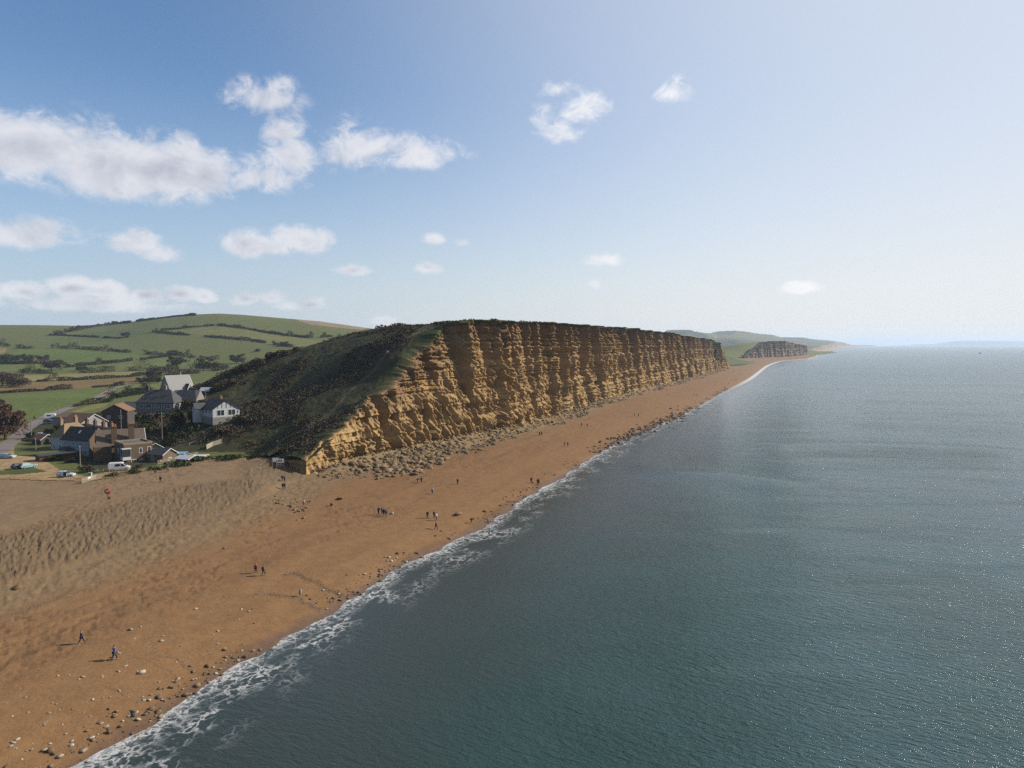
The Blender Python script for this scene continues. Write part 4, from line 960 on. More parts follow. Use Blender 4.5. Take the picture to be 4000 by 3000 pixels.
# ================================================================ buildings
def brickmat(name, c1, c2, scale=2.2, var=.2):
    c1, c2 = [tuple(q * .80 for q in ak(c)) for c in (c1, c2)]
    m, T, b = new_mat(name)
    co = T.node('ShaderNodeTexCoord').outputs['Object']
    n = T.noise(co, scale, 5, .65); n2 = T.noise(co, scale * 9, 3, .6)
    T.l.new(T.mix(T.mapr(T.math('ADD', T.math('MULTIPLY', n, .6), T.math('MULTIPLY', n2, .4)), .35, .65), c1, c2), b.inputs['Base Color']); b.inputs['Roughness'].default_value = .92
    bn = T.node('ShaderNodeBump'); bn.inputs['Strength'].default_value = .4; bn.inputs['Distance'].default_value = .04; T.l.new(n2, bn.inputs['Height']); T.l.new(bn.outputs[0], b.inputs['Normal'])
    return m
def tilemat(name, c1, c2, pitch=.33):
    c1, c2 = [tuple(q * .80 for q in ak(c)) for c in (c1, c2)]
    m, T, b = new_mat(name)
    co = T.node('ShaderNodeTexCoord').outputs['Object']
    w = T.node('ShaderNodeTexWave', wave_type='BANDS', bands_direction='Z'); w.inputs['Scale'].default_value = .32 / pitch; w.inputs['Distortion'].default_value = .4; T.l.new(co, w.inputs['Vector'])
    n = T.noise(co, 1.1, 5, .7); n2 = T.noise(co, 7, 3, .6)
    c = T.mix(T.mapr(T.math('ADD', T.math('MULTIPLY', n, .65), T.math('MULTIPLY', n2, .35)), .35, .65), c1, c2)
    c = T.mix(T.math('MULTIPLY', w.outputs[1], .22), c, tuple(q * .55 for q in c1))
    T.l.new(c, b.inputs['Base Color']); b.inputs['Roughness'].default_value = .85; b.inputs['Specular IOR Level'].default_value = .3
    bn = T.node('ShaderNodeBump'); bn.inputs['Strength'].default_value = .5; bn.inputs['Distance'].default_value = .04; T.l.new(w.outputs[1], bn.inputs['Height']); T.l.new(bn.outputs[0], b.inputs['Normal'])
    return m
B_WHITE = brickmat('white render', (.58, .59, .60), (.48, .50, .52), 1.0); B_BLUE = brickmat('pale blue render', (.36, .43, .48), (.28, .36, .42), .8); B_STONE = brickmat('grey stone wall', (.21, .195, .17), (.30, .28, .25)); B_BROWN = brickmat('brown brick', (.130, .088, .056), (.175, .122, .076))
B_TAN = brickmat('tan render', (.27, .21, .145), (.34, .27, .185)); B_DARK = brickmat('dark and shaded wall', (.060, .056, .052), (.095, .085, .075)); B_RED = brickmat('red brick', (.15, .070, .045), (.20, .098, .062)); B_GREY = brickmat('grey render', (.36, .36, .35), (.28, .28, .28)); B_WOOD = brickmat('weathered board', (.15, .105, .066), (.21, .15, .094))
R_SLATE = tilemat('slate roof', (.062, .066, .073), (.092, .095, .10)); R_DARK = tilemat('dark slate roof', (.045, .045, .048), (.07, .068, .066)); R_GREY = tilemat('pale grey slate roof', (.27, .27, .265), (.37, .365, .35)); R_TAN = tilemat('lichen tile roof', (.24, .155, .080), (.32, .235, .12)); R_ORANGE = tilemat('orange tile roof', (.22, .105, .060), (.27, .15, .085)); R_BROWN = tilemat('brown tile roof', (.125, .090, .068), (.165, .125, .095)); R_FELT = tilemat('felt roof', (.10, .10, .105), (.15, .15, .15), 1.2)
M_FRAME = simple('white window frame', (.80, .80, .79), .5, var=.06); M_POT = simple('clay chimney pot', (.42, .17, .085), .85); M_TRIM = simple('pale roof trim', (.62, .62, .60), .6); M_TIMBER = simple('black timber', (.03, .03, .032), .8)
mg, Tg, bg_ = new_mat('window glass'); bg_.inputs['Base Color'].default_value = (.022, .026, .032, 1); bg_.inputs['Roughness'].default_value = .08; bg_.inputs['Specular IOR Level'].default_value = .6; M_GLASS = mg
M_DOOR = simple('dark door', (.05, .04, .035), .5); M_CONC = simple('concrete', (.34, .32, .29), .9, bump=.3); M_WPAINT = simple('white weathered paint', (.52, .52, .50), .6, var=.1)

def add_window(root, face, u, z, w, h, L, D, mull=1, door=False, frame=None):
    """white frame with dark pane set on one wall of a house"""
    m = MB(); t = .09; fy = .06
    def put(a0, a1, z0, z1, d0, d1, mb):
        a, za = (a0 + a1) / 2, (z0 + z1) / 2
        if face in 'fb':
            s = -1 if face == 'f' else 1; mb.box((a, s * (D / 2 + (d0 + d1) / 2), za), (a1 - a0, d1 - d0, z1 - z0))
        else:
            s = -1 if face == 'l' else 1; mb.box((s * (L / 2 + (d0 + d1) / 2), a, za), (d1 - d0, a1 - a0, z1 - z0))
    x0, x1, zb, zt = u - w / 2, u + w / 2, z, z + h
    put(x0, x0 + t, zb, zt, -.02, fy, m); put(x1 - t, x1, zb, zt, -.02, fy, m); put(x0 + t, x1 - t, zt - t, zt, -.02, fy, m); put(x0 + t, x1 - t, zb, zb + t, -.02, fy, m)
    for i in range(mull): a = x0 + w * (i + 1) / (mull + 1); put(a - .035, a + .035, zb + t, zt - t, -.02, fy - .01, m)
    f = m.build('door' if door else 'window', frame or M_FRAME, root)
    g = MB(); put(x0 + t, x1 - t, zb + t, zt - t, -.02, .022, g); g.build('panel' if door else 'pane', M_DOOR if door else M_GLASS, f)
    return f
def add_chimney(root, x, y, z0, z1, w, d, mat, pots=2):
    m = MB(); m.box((x, y, (z0 + z1) / 2), (w, d, z1 - z0)); m.box((x, y, z1 - .30), (w + .16, d + .16, .14)); m.box((x, y, z1 + .05), (w + .2, d + .2, .12))
    c = m.build('chimney', mat, root)
    for i in range(pots):
        p = MB(); a = (i + .5) / pots - .5
        p.tube((x + a * w * .85, y, z1 + .1), (x + a * w * .85, y, z1 + .75), .15, .12, 8); p.tube((x + a * w * .85, y, z1 + .68), (x + a * w * .85, y, z1 + .78), .16, .16, 8); p.build('chimney_pot', M_POT, c)
def roof_mb(L, D, h, rh, hip=0.0, o=.35, cx=0.0, cy=0.0, along='x'):
    """pitched roof over a L x D block, ridge along x; hip>0 pulls the ridge in from both ends"""
    m = MB(); hl, hd = L / 2 + o, D / 2 + o; ze = h - o * rh / (D / 2) + .06; zr = h + rh + .06; t = .2
    rx = (L / 2 - hip) if hip else hl
    V = [(-hl, -hd, ze), (hl, -hd, ze), (hl, hd, ze), (-hl, hd, ze), (-rx, 0, zr), (rx, 0, zr)]
    V += [(a, b, c - t) for a, b, c in V]
    F = [(0, 1, 5, 4), (2, 3, 4, 5), (6, 10, 11, 7), (8, 11, 10, 9), (0, 6, 7, 1), (2, 8, 9, 3)]
    F += [(1, 2, 5), (3, 0, 4), (7, 11, 8), (9, 10, 6), (1, 7, 8, 2), (3, 9, 6, 0)] if hip else [(1, 7, 11, 5), (5, 11, 8, 2), (3, 9, 10, 4), (4, 10, 6, 0)]
    if along == 'y': V = [(-b, a, c) for a, b, c in V]
    m.add([(a + cx, b + cy, c) for a, b, c in V], F); return m
def wall_mb(L, D, h, rh=0.0, z0=-2.5, cx=0.0, cy=0.0, along='x', m=None):
    m = m or MB(); a, b = L / 2, D / 2
    V = [(-a, -b, z0), (a, -b, z0), (a, b, z0), (-a, b, z0), (-a, -b, h), (a, -b, h), (a, b, h), (-a, b, h)]
    F = [(0, 1, 5, 4), (2, 3, 7, 6), (0, 3, 2, 1)]
    if rh:
        V += [(-a, 0, h + rh - .12), (a, 0, h + rh - .12)]; F += [(1, 2, 6, 9, 5), (3, 0, 4, 8, 7), (4, 5, 9, 8), (6, 7, 8, 9)]
    else: F += [(1, 2, 6, 5), (3, 0, 4, 7), (4, 5, 6, 7)]
    if along == 'y': V = [(-q, p, r) for p, q, r in V]
    return m.add([(p + cx, q + cy, r) for p, q, r in V], F)
def place(px, Y, py=None, z=None):
    d = ray(px, py if py else 1700); u = d[0] / d[1]; X = u * Y
    return np.array((X, Y, ground(X, Y) if z is None else z))
def house(name, label, px, Y, L, D, h, rh, phi, wall, roof, hip=0.0, wins=(), chims=(), z=None, cat='house', group='houses of the seaside hamlet', o=.35, trim=False, dz=0.0):
    p = place(px, Y, z=z); p[2] += dz
    r = empty(name, p, -math.atan2(p[0], p[1]) + R(phi), label, cat, group)
    wall_mb(L, D, h, 0 if hip else rh).build('wall', wall, r)
    if rh: roof_mb(L, D, h, rh, hip, o).build('roof', roof, r)
    if trim and not hip:
        hl = L / 2 + o
        for s in (-1, 1):
            m = MB()
            for q in (-1, 1): m.tube((s * (hl + .03), q * (D / 2 + o), h - o * rh / (D / 2) - .02), (s * (hl + .03), 0, h + rh - .02), .11, .11, 4)
        m.build('bargeboard', M_TRIM, r)
    for w in wins: add_window(r, *w[:5], L, D, *(w[5:]))
    for c in chims: add_chimney(r, *c)
    return r
# 1 chalet with the steep grey roof
r = house('chalet', 'white chalet with a steep pale grey roof reaching almost to the ground', 697, 335, 11.5, 9.6, 1.2, 8.0, 33, B_WHITE, R_GREY, o=.5, trim=True, wins=[('l', 0, 3.6, 2.2, 2.4, 1), ('l', -2.6, 1.4, 1.0, 1.8, 0), ('l', 2.6, 1.4, 1.0, 1.8, 0), ('f', -3, .2, 1.6, .9, 1)], chims=[(2.0, .3, 8.4, 10.2, .7, .7, B_TAN, 1)], z=16.3)
dm = MB(); dm.add([(1.1, -5.6, 1.5), (4.6, -5.6, 1.5), (2.85, -5.6, 5.2), (1.1, -1.4, 3.2), (4.6, -1.4, 3.2), (2.85, -1.2, 5.2)], [(0, 1, 2), (0, 2, 5, 3), (1, 4, 5, 2), (0, 3, 4, 1), (3, 5, 4)]); d = dm.build('dormer', R_DARK, r)
MB().add([(1.5, -5.66, 1.6), (4.2, -5.66, 1.6), (2.85, -5.66, 4.4)], [(0, 1, 2)]).build('dormer_front', B_WHITE, d)
m = MB()
for a, b in (((1.0, -5.75, 1.4), (2.85, -5.75, 5.3)), ((4.7, -5.75, 1.4), (2.85, -5.75, 5.3))): m.tube(a, b, .14, .14, 4)
m.build('bargeboard', M_FRAME, d)
m = MB(); m.box((2.85, -5.70, 2.5), (1.0, .06, 1.3)); m.build('pane', M_GLASS, d)
# 2 long slate house
r = house('slate_house', 'long stone house with a dark slate hipped roof and white bay windows', 632, 288, 15.5, 9.0, 3.9, 4.6, -30, B_STONE, R_SLATE, hip=3.4, z=13.1, o=.4,
          wins=[('f', -5.4, 1.3, 1.4, 1.6, 1), ('f', -2.6, 1.3, 2.6, 1.7, 3), ('f', .4, 1.5, .9, 1.3, 0), ('f', 2.4, 1.5, .9, 1.3, 0), ('f', 5.4, 1.2, 2.5, 1.8, 3), ('r', 1, 1.4, 1.4, 1.3, 1), ('l', 0, 1.4, 1.2, 1.4, 1)], chims=[(1.6, .6, 7.6, 10.1, 1.1, .8, B_TAN, 1), (-5.9, 1.0, 6.2, 9.9, 1.0, .9, B_DARK, 2)])
wall_mb(11, 8, 3.7, 4.4, cx=8.2, cy=5.8, along='x').build('wing', B_STONE, r); roof_mb(11, 8, 3.7, 4.4, 2.2, .4, 8.2, 5.8).build('wing_roof', R_SLATE, r)
for x, k in ((-4.3, .3), (-3.3, .3), (-.9, .3), (0.2, .3), (2.6, .45), (3.6, .45)):
    z = 3.9 + 4.6 * k; y = -4.5 * (1 - k); MB().add([(x - .35, y - .35, z - .16), (x + .35, y - .35, z - .16), (x + .35, y + .35, z + .56), (x - .35, y + .35, z + .56)], [(0, 1, 2, 3)]).build('skylight', M_GLASS, r).location.z = .14
# 3 white bungalow
r = house('white_bungalow', 'white bungalow with a dark roof and black timber strips on its gable', 858, 252, 12.5, 9.4, 2.75, 3.0, -68, B_WHITE, R_DARK, z=14.9, o=.45, wins=[('r', -2.0, .25, 2.7, 2.1, 1), ('r', 1.9, .25, 2.7, 2.1, 1), ('f', -4.6, .9, 1.5, 1.5, 2), ('f', -2.2, .9, 1.5, 1.5, 1), ('f', .6, .9, 1.5, 1.5, 1), ('f', 3.6, .9, 1.2, 1.5, 1), ('r', 4.0, .7, .7, 1.2, 0)], chims=[(1.2, .3, 5.0, 6.5, .9, .7, B_TAN, 1)])
for y in (-3.0, -1.5, 0, 1.5, 3.0):
    m = MB(); m.box((6.28, y, 2.85 + (3.0 * (1 - abs(y) / 4.7) - .2) / 2), (.06, .16, 3.0 * (1 - abs(y) / 4.7) - .25)); m.build('gable_timber', M_TIMBER, r)
wall_mb(3.6, 3, 2.6, 1.7, cx=-4.6, cy=-5.2, along='y').build('porch', B_WHITE, r); roof_mb(3.6, 3, 2.6, 1.7, 0, .3, -4.6, -5.2, 'y').build('porch_roof', R_SLATE, r)
MB().box((2.2, 0, -1.45), (9.2, 10, 2.6)).build('terrace', B_STONE, r)
# other houses, back to front
house('grey_bungalow', 'low grey bungalow left of the long slate house', 540, 302, 9.5, 7.4, 2.5, 2.3, -28, B_GREY, R_SLATE, wins=[('f', -2.6, 1.0, 1.2, 1.0, 1), ('f', .2, .9, 2.2, 1.2, 3), ('f', 3.2, .9, .9, 1.2, 0), ('r', 0, 1, 1, 1, 0)], z=10.8, trim=True)
house('dark_gabled_house', 'boarded house with shade-darkened walls and an orange and brown tiled roof on the bank', 466, 268, 9.5, 8.6, 5.6, 2.4, 74, B_DARK, R_ORANGE, wins=[('l', -2, 2.8, 1.1, 1.1, 1), ('l', 2, 2.8, 1.1, 1.1, 1)], z=9.6)  # dark wall colour stands in for shade on the side facing the camera
house('hipped_bungalow', 'small brown hipped bungalow beside the lane', 268, 305, 9, 7.5, 2.3, 1.7, -20, B_GREY, R_BROWN, hip=2.6, wins=[('f', -2, .8, 1.2, 1.1, 1), ('f', 2, .8, 1.6, 1.1, 1)])
house('red_roofed_house', 'grey gabled house with an orange tiled roof behind the chimney row', 330, 256, 12, 9.6, 5.6, 2.9, -58, B_GREY, R_ORANGE, wins=[('r', -2, 3.2, 1.1, 1.2, 1), ('r', 2, 3.2, 1.1, 1.2, 1)], chims=[], z=6.6, trim=True)
for i in range(4):
    house('terraced_house', ['terrace house with a clay-potted chimney next to the hipped cottage', 'terrace house second along the chimney row', 'terrace house third along the chimney row', 'terrace house at the near end of the chimney row'][i], 341 + 32 * i, 247 - 4.6 * i, 5.4, 6.4, 4.7, 2.3, -57, B_RED if i % 2 == 0 else B_BROWN, R_BROWN, o=.05, chims=[(0, 0, 6.4, 8.6, 1.1, .7, B_RED if i != 3 else B_TAN, 3)], wins=[('f', 0, 2.9, 1.0, 1.2, 1)], z=5.2, group='terraced houses with clay chimney pots')
house('hipped_cottage', 'white cottage with a lichen-tan hipped roof and two pale chimneys', 280, 236, 10, 6.4, 5.0, 3.6, 36, B_WHITE, R_TAN, hip=2.6, wins=[('l', -1.4, 3.1, .9, 1.2, 1), ('l', 1.5, .7, .9, 1.2, 1), ('l', -1.4, .7, 1.1, 1.3, 1), ('f', -2.5, 3.1, 1, 1.2, 1), ('f', 2, 3.1, 1, 1.2, 1)], chims=[(-2.6, 1.2, 6.5, 10.0, .9, .8, B_TAN, 2), (2.2, .8, 6.9, 10.3, .95, .85, B_TAN, 3)], z=5.2)
r = house('blue_cottage', 'pale blue and white cottage with a dark slate roof', 330, 221, 11, 6.6, 5.5, 3.4, -50, B_BLUE, R_DARK, wins=[('f', -4.3, 3.4, 1.0, 1.3, 1), ('f', -.6, 3.4, 1.2, 1.3, 1), ('f', 2.2, 3.4, 1.2, 1.3, 1), ('f', 4.5, 3.4, .8, 1.3, 0), ('f', 4.2, .8, 1.1, 1.4, 1), ('f', -3.6, .2, 1.0, 2.0, 0, True), ('f', 1, .8, 1.4, 1.4, 1)], z=5.3)
roof_mb(3.4, 2.4, 2.5, .7, .8, .25, -2.4, -4.4).build('porch_roof', R_DARK, r); wall_mb(3.4, 2.4, 2.5, 0, cx=-2.4, cy=-4.4).build('porch', B_WHITE, r)
MB().add([(-.4, -1.9, 7.05), (.3, -1.9, 7.05), (.3, -1.1, 7.87), (-.4, -1.1, 7.87)], [(0, 1, 2, 3)]).build('skylight', M_FRAME, r).location.z = .12
wall_mb(.4, 6.6, 5.6, 3.45, cx=5.7).build('end_wall', B_BROWN, r)
r = house('brick_house', 'brown brick house with a long grey-brown roof and two very tall chimneys', 470, 216, 12.5, 8.2, 5.0, 3.9, 4, B_BROWN, R_BROWN, wins=[('f', -4, 2.9, 1.1, 1.3, 1), ('f', 0, 2.9, 1.1, 1.3, 1), ('l', 0, 2.8, 1, 1.3, 1)], chims=[(-1.9, -3.6, 4.5, 10.1, 1.5, 1.1, B_BROWN, 3), (2.7, -3.3, 4.5, 10.6, 1.5, 1.1, B_BROWN, 4)], z=5.2, trim=True)
MB().box((-5.2, -6.0, 1.2), (4.6, 4.2, 7.2)).build('rear_wing', B_BROWN, r)
m = MB(); m.box((1.5, -6.4, 1.0), (5.0, 5.0, 4.4)); m.build('outhouse', B_DARK, r)
# flat roofed block with oriel and outside stair
p = place(520, 207.0, z=5.1); r = empty('flat_roofed_house', p, -math.atan2(p[0], p[1]) + R(16), 'brown flat-roofed building with a white oriel window and outside stair', 'house', 'houses of the seaside hamlet')
L_, D_, H_ = 7.6, 9.0, 6.1
m = MB(); wall_mb(L_, D_, H_, m=m); m.build('wall', B_BROWN, r)
m = MB(); t = .3
for c, d in (((0, -D_ / 2 + .15, H_ + .25), (L_ + .1, .36, .5)), ((0, D_ / 2 - .15, H_ + .25), (L_ + .1, .36, .5)), ((-L_ / 2 + .15, 0, H_ + .25), (.36, D_ - .55, .5)), ((L_ / 2 - .15, 0, H_ + .25), (.36, D_ - .55, .5))): m.box(c, d)
m.build('parapet', B_TAN, r); MB().box((0, 0, H_ + .06), (L_ - .7, D_ - .7, .1)).build('roof', R_FELT, r)
for w in [('f', .6, 3.5, .9, 1.5, 0), ('f', -1.3, .7, 1.3, 1.2, 1), ('f', .7, .8, .9, 1.1, 1), ('l', 1, 3.4, 1, 1.3, 1)]: add_window(r, *w[:5], L_, D_, w[5])
add_window(r, 'f', 2.9, 2.75, 1.0, 2.4, L_, D_, 0, True)
m = MB(); m.box((-3.3, -D_ / 2 + .2, 2.35), (2.2, 2.0, .9)); m.box((-3.3, -D_ / 2 + .2, 5.15), (2.4, 2.2, .3))
for a, b in ((-4.35, -.75), (-2.25, -.75), (-4.35, 1.1), (-3.3, -.75)): m.box((a, -D_ / 2 + .2 + b, 3.9), (.14, .14, 2.3))
o = m.build('oriel_window', M_WPAINT, r)
m = MB(); m.box((-3.3, -D_ / 2 + .2, 3.9), (2.06, 1.86, 2.2)); m.build('pane', M_GLASS, o)
m = MB(); n_ = 12
for i in range(n_): m.box((2.9 + .05 * i, -D_ / 2 - .5 - .30 * i, 2.7 - .22 * i), (1.1, .32, .07))
st = m.build('stair', B_WOOD, r); m = MB()
for s in (-.6, .6):
    m.tube((2.9 + s, -D_ / 2 - .2, 2.6), (3.5 + s, -D_ / 2 - 4.2, .0), .09, .09, 5); m.tube((2.9 + s, -D_ / 2 - .2, 3.6), (3.5 + s, -D_ / 2 - 4.2, 1.0), .06, .06, 5)
    for i in range(5): k = i / 4; m.tube((2.9 + s + .6 * k, -D_ / 2 - .2 - 4 * k, 2.6 - 2.6 * k), (2.9 + s + .6 * k, -D_ / 2 - .2 - 4 * k, 3.6 - 2.6 * k), .05, .05, 5)
m.build('handrail', M_WPAINT, st)
# sheds and small buildings
house('shed', 'brown boarded shed with a dark slate roof right of the flat-roofed building', 634, 205, 5.4, 5.0, 2.9, 1.5, -48, B_WOOD, R_SLATE, z=5.6, cat='shed', group='sheds by the beach', wins=[('f', -1.2, .6, 1.1, 1.8, 1), ('r', 0, .8, 1.0, 1.0, 1)], trim=True)
house('shed', 'beige gabled shed behind the brown boarded shed', 598, 212, 5, 4.6, 3.4, 1.5, -80, B_TAN, R_BROWN, z=5.8, cat='shed', group='sheds by the beach', trim=True)
house('shed', 'small shed with a bright blue sheet roof', 697, 210, 3.6, 2.8, 1.9, .35, -20, B_WOOD, simple('blue sheet roof', (.16, .32, .52), .45), z=5.8, cat='shed', group='sheds by the beach')
house('shed', 'low shed with a pale grey felt roof and white gable', 728, 205, 4.6, 4.2, 1.5, .7, -42, B_WHITE, simple('grey felt', (.40, .42, .44), .8), z=5.6, cat='shed', group='sheds by the beach', trim=True)
house('shed', 'flat white-topped hut at the end of the shed yard', 781, 208, 3.2, 2.6, 1.5, .22, -25, B_WOOD, M_WPAINT, z=5.8, cat='shed', group='sheds by the beach')
house('shed', 'isolated shed with a pale tin roof above the white bungalow', 812, 305, 4.2, 4.0, 1.6, 1.2, -30, B_DARK, simple('pale tin roof', (.44, .45, .47), .4), cat='shed', group='sheds by the beach')
house('garage', 'small garage with an orange tiled roof beside the lane', 168, 245, 5.4, 4.4, 2.3, 1.5, -62, B_DARK, R_ORANGE, cat='garage', z=5.2, wins=[('l', 0, .1, 2.4, 2.0, 0, True)], trim=True)
house('garage_row', 'long low flat-roofed garage with an orange brick end wall', 215, 212, 9.5, 4.0, 2.1, .18, 16, B_RED, R_DARK, cat='garage', z=5.1)
house('far_cottage', 'far cottage with a sunlit pale gable among the pines', 872, 600, 9, 7, 3, 2.8, -70, B_TAN, R_ORANGE, wins=[('r', 0, 1, 1.4, 1.2, 1)], chims=[(0, 0, 5, 6.8, .8, .7, B_WHITE, 1)])
house('far_cottage', 'far white-roofed cottage behind the dark pines', 866, 640, 8, 5, 3, 1.6, 0, B_WHITE, M_WPAINT)
house('stone_barn', 'grey shed half hidden on the bank below the slate house', 505, 276, 5, 4, 2.2, .5, 20, B_GREY, R_FELT, cat='barn', z=10.6)
# ---------------------------------------------------------------- yard fences, walls, poles
M_POST = simple('grey fence timber', (.27, .235, .19), .9, var=.25); M_PALE = simple('pale fence rail', (.34, .29, .22), .85); M_POLE = simple('pole timber', (.20, .165, .125), .9)
def fence(label, pts, h, rails, mat, step=2.0, panel=None, name='fence'):
    P = catmull(np.array([hit(*p)[:2] for p in pts]), 6); seg = np.linalg.norm(np.diff(P, axis=0), axis=1); S = np.concatenate([[0], np.cumsum(seg)]); n_ = max(2, int(S[-1] / step) + 1)
    Q = [(np.interp(t, S, P[:, 0]), np.interp(t, S, P[:, 1])) for t in np.linspace(0, S[-1], n_)]; Q = [(a, b, ground(a, b)) for a, b in Q]
    o0 = Q[n_ // 2]; r = empty(name, o0, 0, label, 'fence'); Q = [tuple(np.subtract(q, o0)) for q in Q]
    for q in Q: MB().box((q[0], q[1], q[2] + h / 2 - .15), (.14, .14, h + .3)).build('post', mat, r)
    m = MB()
    for a, b in zip(Q[:-1], Q[1:]):
        for k in range(rails): z = h * (k + .6) / rails; m.tube((a[0], a[1], a[2] + z), (b[0], b[1], b[2] + z), .065 if not panel else .05, None, 4)
    if rails: m.build('rail', mat, r)
    if panel:
        m = MB()
        for a, b in zip(Q[:-1], Q[1:]): m.add([(a[0], a[1], a[2] + .05), (b[0], b[1], b[2] + .05), (b[0], b[1], b[2] + h * .95), (a[0], a[1], a[2] + h * .95), (a[0] + .04, a[1] + .06, a[2] + .05), (b[0] + .04, b[1] + .06, b[2] + .05), (b[0] + .04, b[1] + .06, b[2] + h * .95), (a[0] + .04, a[1] + .06, a[2] + h * .95)], [(0, 1, 2, 3), (5, 4, 7, 6), (3, 2, 6, 7)])
        m.build('panel', panel, r)
    return r
zA = lambda L: zz(L, 400, 1400, 3.687)
zB = lambda L: zz(L, 0, 1600, 3.687)
fence('pale post-and-rail fence above the beach right of the van', zA([(800, 1530), (1060, 1480), (1180, 1440), (1370, 1400)]), 1.2, 3, M_PALE, 2.4)
fence('red-brown board fence under the pale rails by the stairs', zA([(830, 1500), (940, 1475), (1050, 1455)]), .8, 1, simple('red board', (.25, .11, .07), .9), 2.0, simple('red boards', (.27, .12, .075), .9))
fence('short picket fence in front of the white van', zB([(1400, 915), (1560, 905), (1700, 895), (1840, 885)]), 1.0, 2, M_PALE, 1.3)
fence('grey rail fence along the green by the garage', zB([(480, 470), (660, 440), (850, 400)]), 1.1, 2, M_POST, 2.2)
fence('tall board fence at the top end of the shed yard', zA([(1500, 1310), (1590, 1265), (1720, 1225)]), 1.6, 0, M_PALE, 2.0, M_PALE)
fence('green wire fence with pale stakes on the slope below the bungalow', zA([(1250, 1140), (1420, 1080), (1580, 1030), (1720, 985), (1860, 900), (2030, 830)]), 1.1, 2, simple('green wire', (.06, .16, .09), .7), 5.0)
fence('thin stake fence under the green wire fence on the slope', zA([(1480, 1150), (1650, 1100), (1760, 1030), (1900, 1010), (2010, 1010)]), 1.0, 1, M_POST, 4.0)
fence('wooden handrail climbing from the sheds to the slope', zA([(1250, 1255), (1360, 1215), (1475, 1170)]), 1.0, 2, M_POST, 2.0)
fence('skyline wire fence on the grassy cliff top', z2([(1580, 140), (1660, 134), (1715, 131), (1800, 129), (1880, 127), (1960, 125)]), 1.3, 2, M_POST, 3.5)
fence('low garden rail fence beside the parked blue cars', z1([(480, 1110), (560, 1096), (640, 1085)]), 1.2, 2, M_POST, 2.0)
def pole(label, px, ptop, pbase, arms=0, z=None, Y=None):
    p = hit(px, pbase) if Y is None else place(px, Y); h = at_y(px, ptop, p[1])[2] - p[2]
    r = empty('utility_pole', p, R(35), label, 'pole', 'wooden poles of the hamlet')
    MB().tube((0, 0, -.6), (0, 0, h), .16, .10, 8).build('shaft', M_POLE, r)
    for k in range(arms): MB().box((0, .05, h - .35 - .9 * k), (1.9 - .2 * k, .12, .14)).build('crossarm', M_POLE, r)
    MB().tube((0, -.12, h - .25), (0, -.12, h + .05), .06, .06, 6).build('insulator', M_TRIM, r)
pole('dark pole beside the caravan on the lane', 229, 1580, 1652); pole('pole left of the orange-roofed garage', 123, 1642, 1716); pole('short pole standing in the green', 140, 1712, 1762); pole('tall bare pole left of the white van', 314, 1742, 1832)
pole('pole in front of the shade-darkened boarded house', 474, 1602, 1668, Y=238); pole('pole with two crossarms above the sheds', 633, 1611, 1712, 2, Y=232); pole('pole by the isolated tin-roofed shed', 807, 1516, 1552, Y=296)
def gate(label, px0, py0, px1, py1):
    a, b = hit(px0, py0), hit(px1, py1); r = empty('farm_gate', a, math.atan2(b[1] - a[1], b[0] - a[0]), label, 'gate'); w = math.hypot(b[0] - a[0], b[1] - a[1])
    m = MB()
    for z in (.25, .5, .75, 1.0, 1.25): m.tube((0, 0, z), (w, 0, z), .055, None, 6)
    m.tube((.05, 0, .2), (w - .05, 0, 1.25), .04, None, 6); m.build('bar', M_PALE, r)
    for x in (0, w): MB().box((x, 0, .65), (.16, .16, 1.6)).build('post', M_POST, r)
    MB().box((w * .48, -.09, 1.05), (1.2, .05, .5)).build('sign', M_WPAINT, r)
gate('pale five-bar gate with a white board at the edge of the shingle', 319, 1891, 377, 1872)
m = MB(); a, b = hit(352, 1868), hit(365, 1874); m.box((0, 0, .7), (.9, .6, 1.4)); m.box((0, 0, 1.45), (1.0, .7, .1)); tag(m.build('ticket_box', simple('grey box', (.35, .34, .31)), None, bevel=.04, loc=tuple(a)), 'pale grey box standing behind the five-bar gate', 'box')
# beach information boards at the cliff end
for lb, px, py, w, h, top in (('plain white-backed notice board at the foot of the slope', 1076, 1824, 1.6, 2.6, False), ('timber notice board with two dark pictures on its white panel', 1095, 1827, 1.9, 2.5, True)):
    p = hit(px, py); r = empty('notice_board', p, R(25), lb, 'sign', 'notice boards at the end of the cliff')
    for x in (-w / 2, w / 2): MB().box((x, 0, h * .5 - .2), (.13, .13, h + .4)).build('post', M_PALE, r)
    MB().box((0, -.04, h * .78), (w - .1, .08, h * .42)).build('panel', M_WPAINT, r)
    if top:
        for x in (-.35, .35): MB().box((x, -.10, h * .80), (.42, .04, .42)).build('picture', M_TIMBER, r)
        m = MB()
        for z in (.5, 1.0): m.box((0, 0, z), (w, .08, .1))
        m.box((0, 0, .6), (.1, .08, 1.0)); m.build('frame', M_PALE, r)
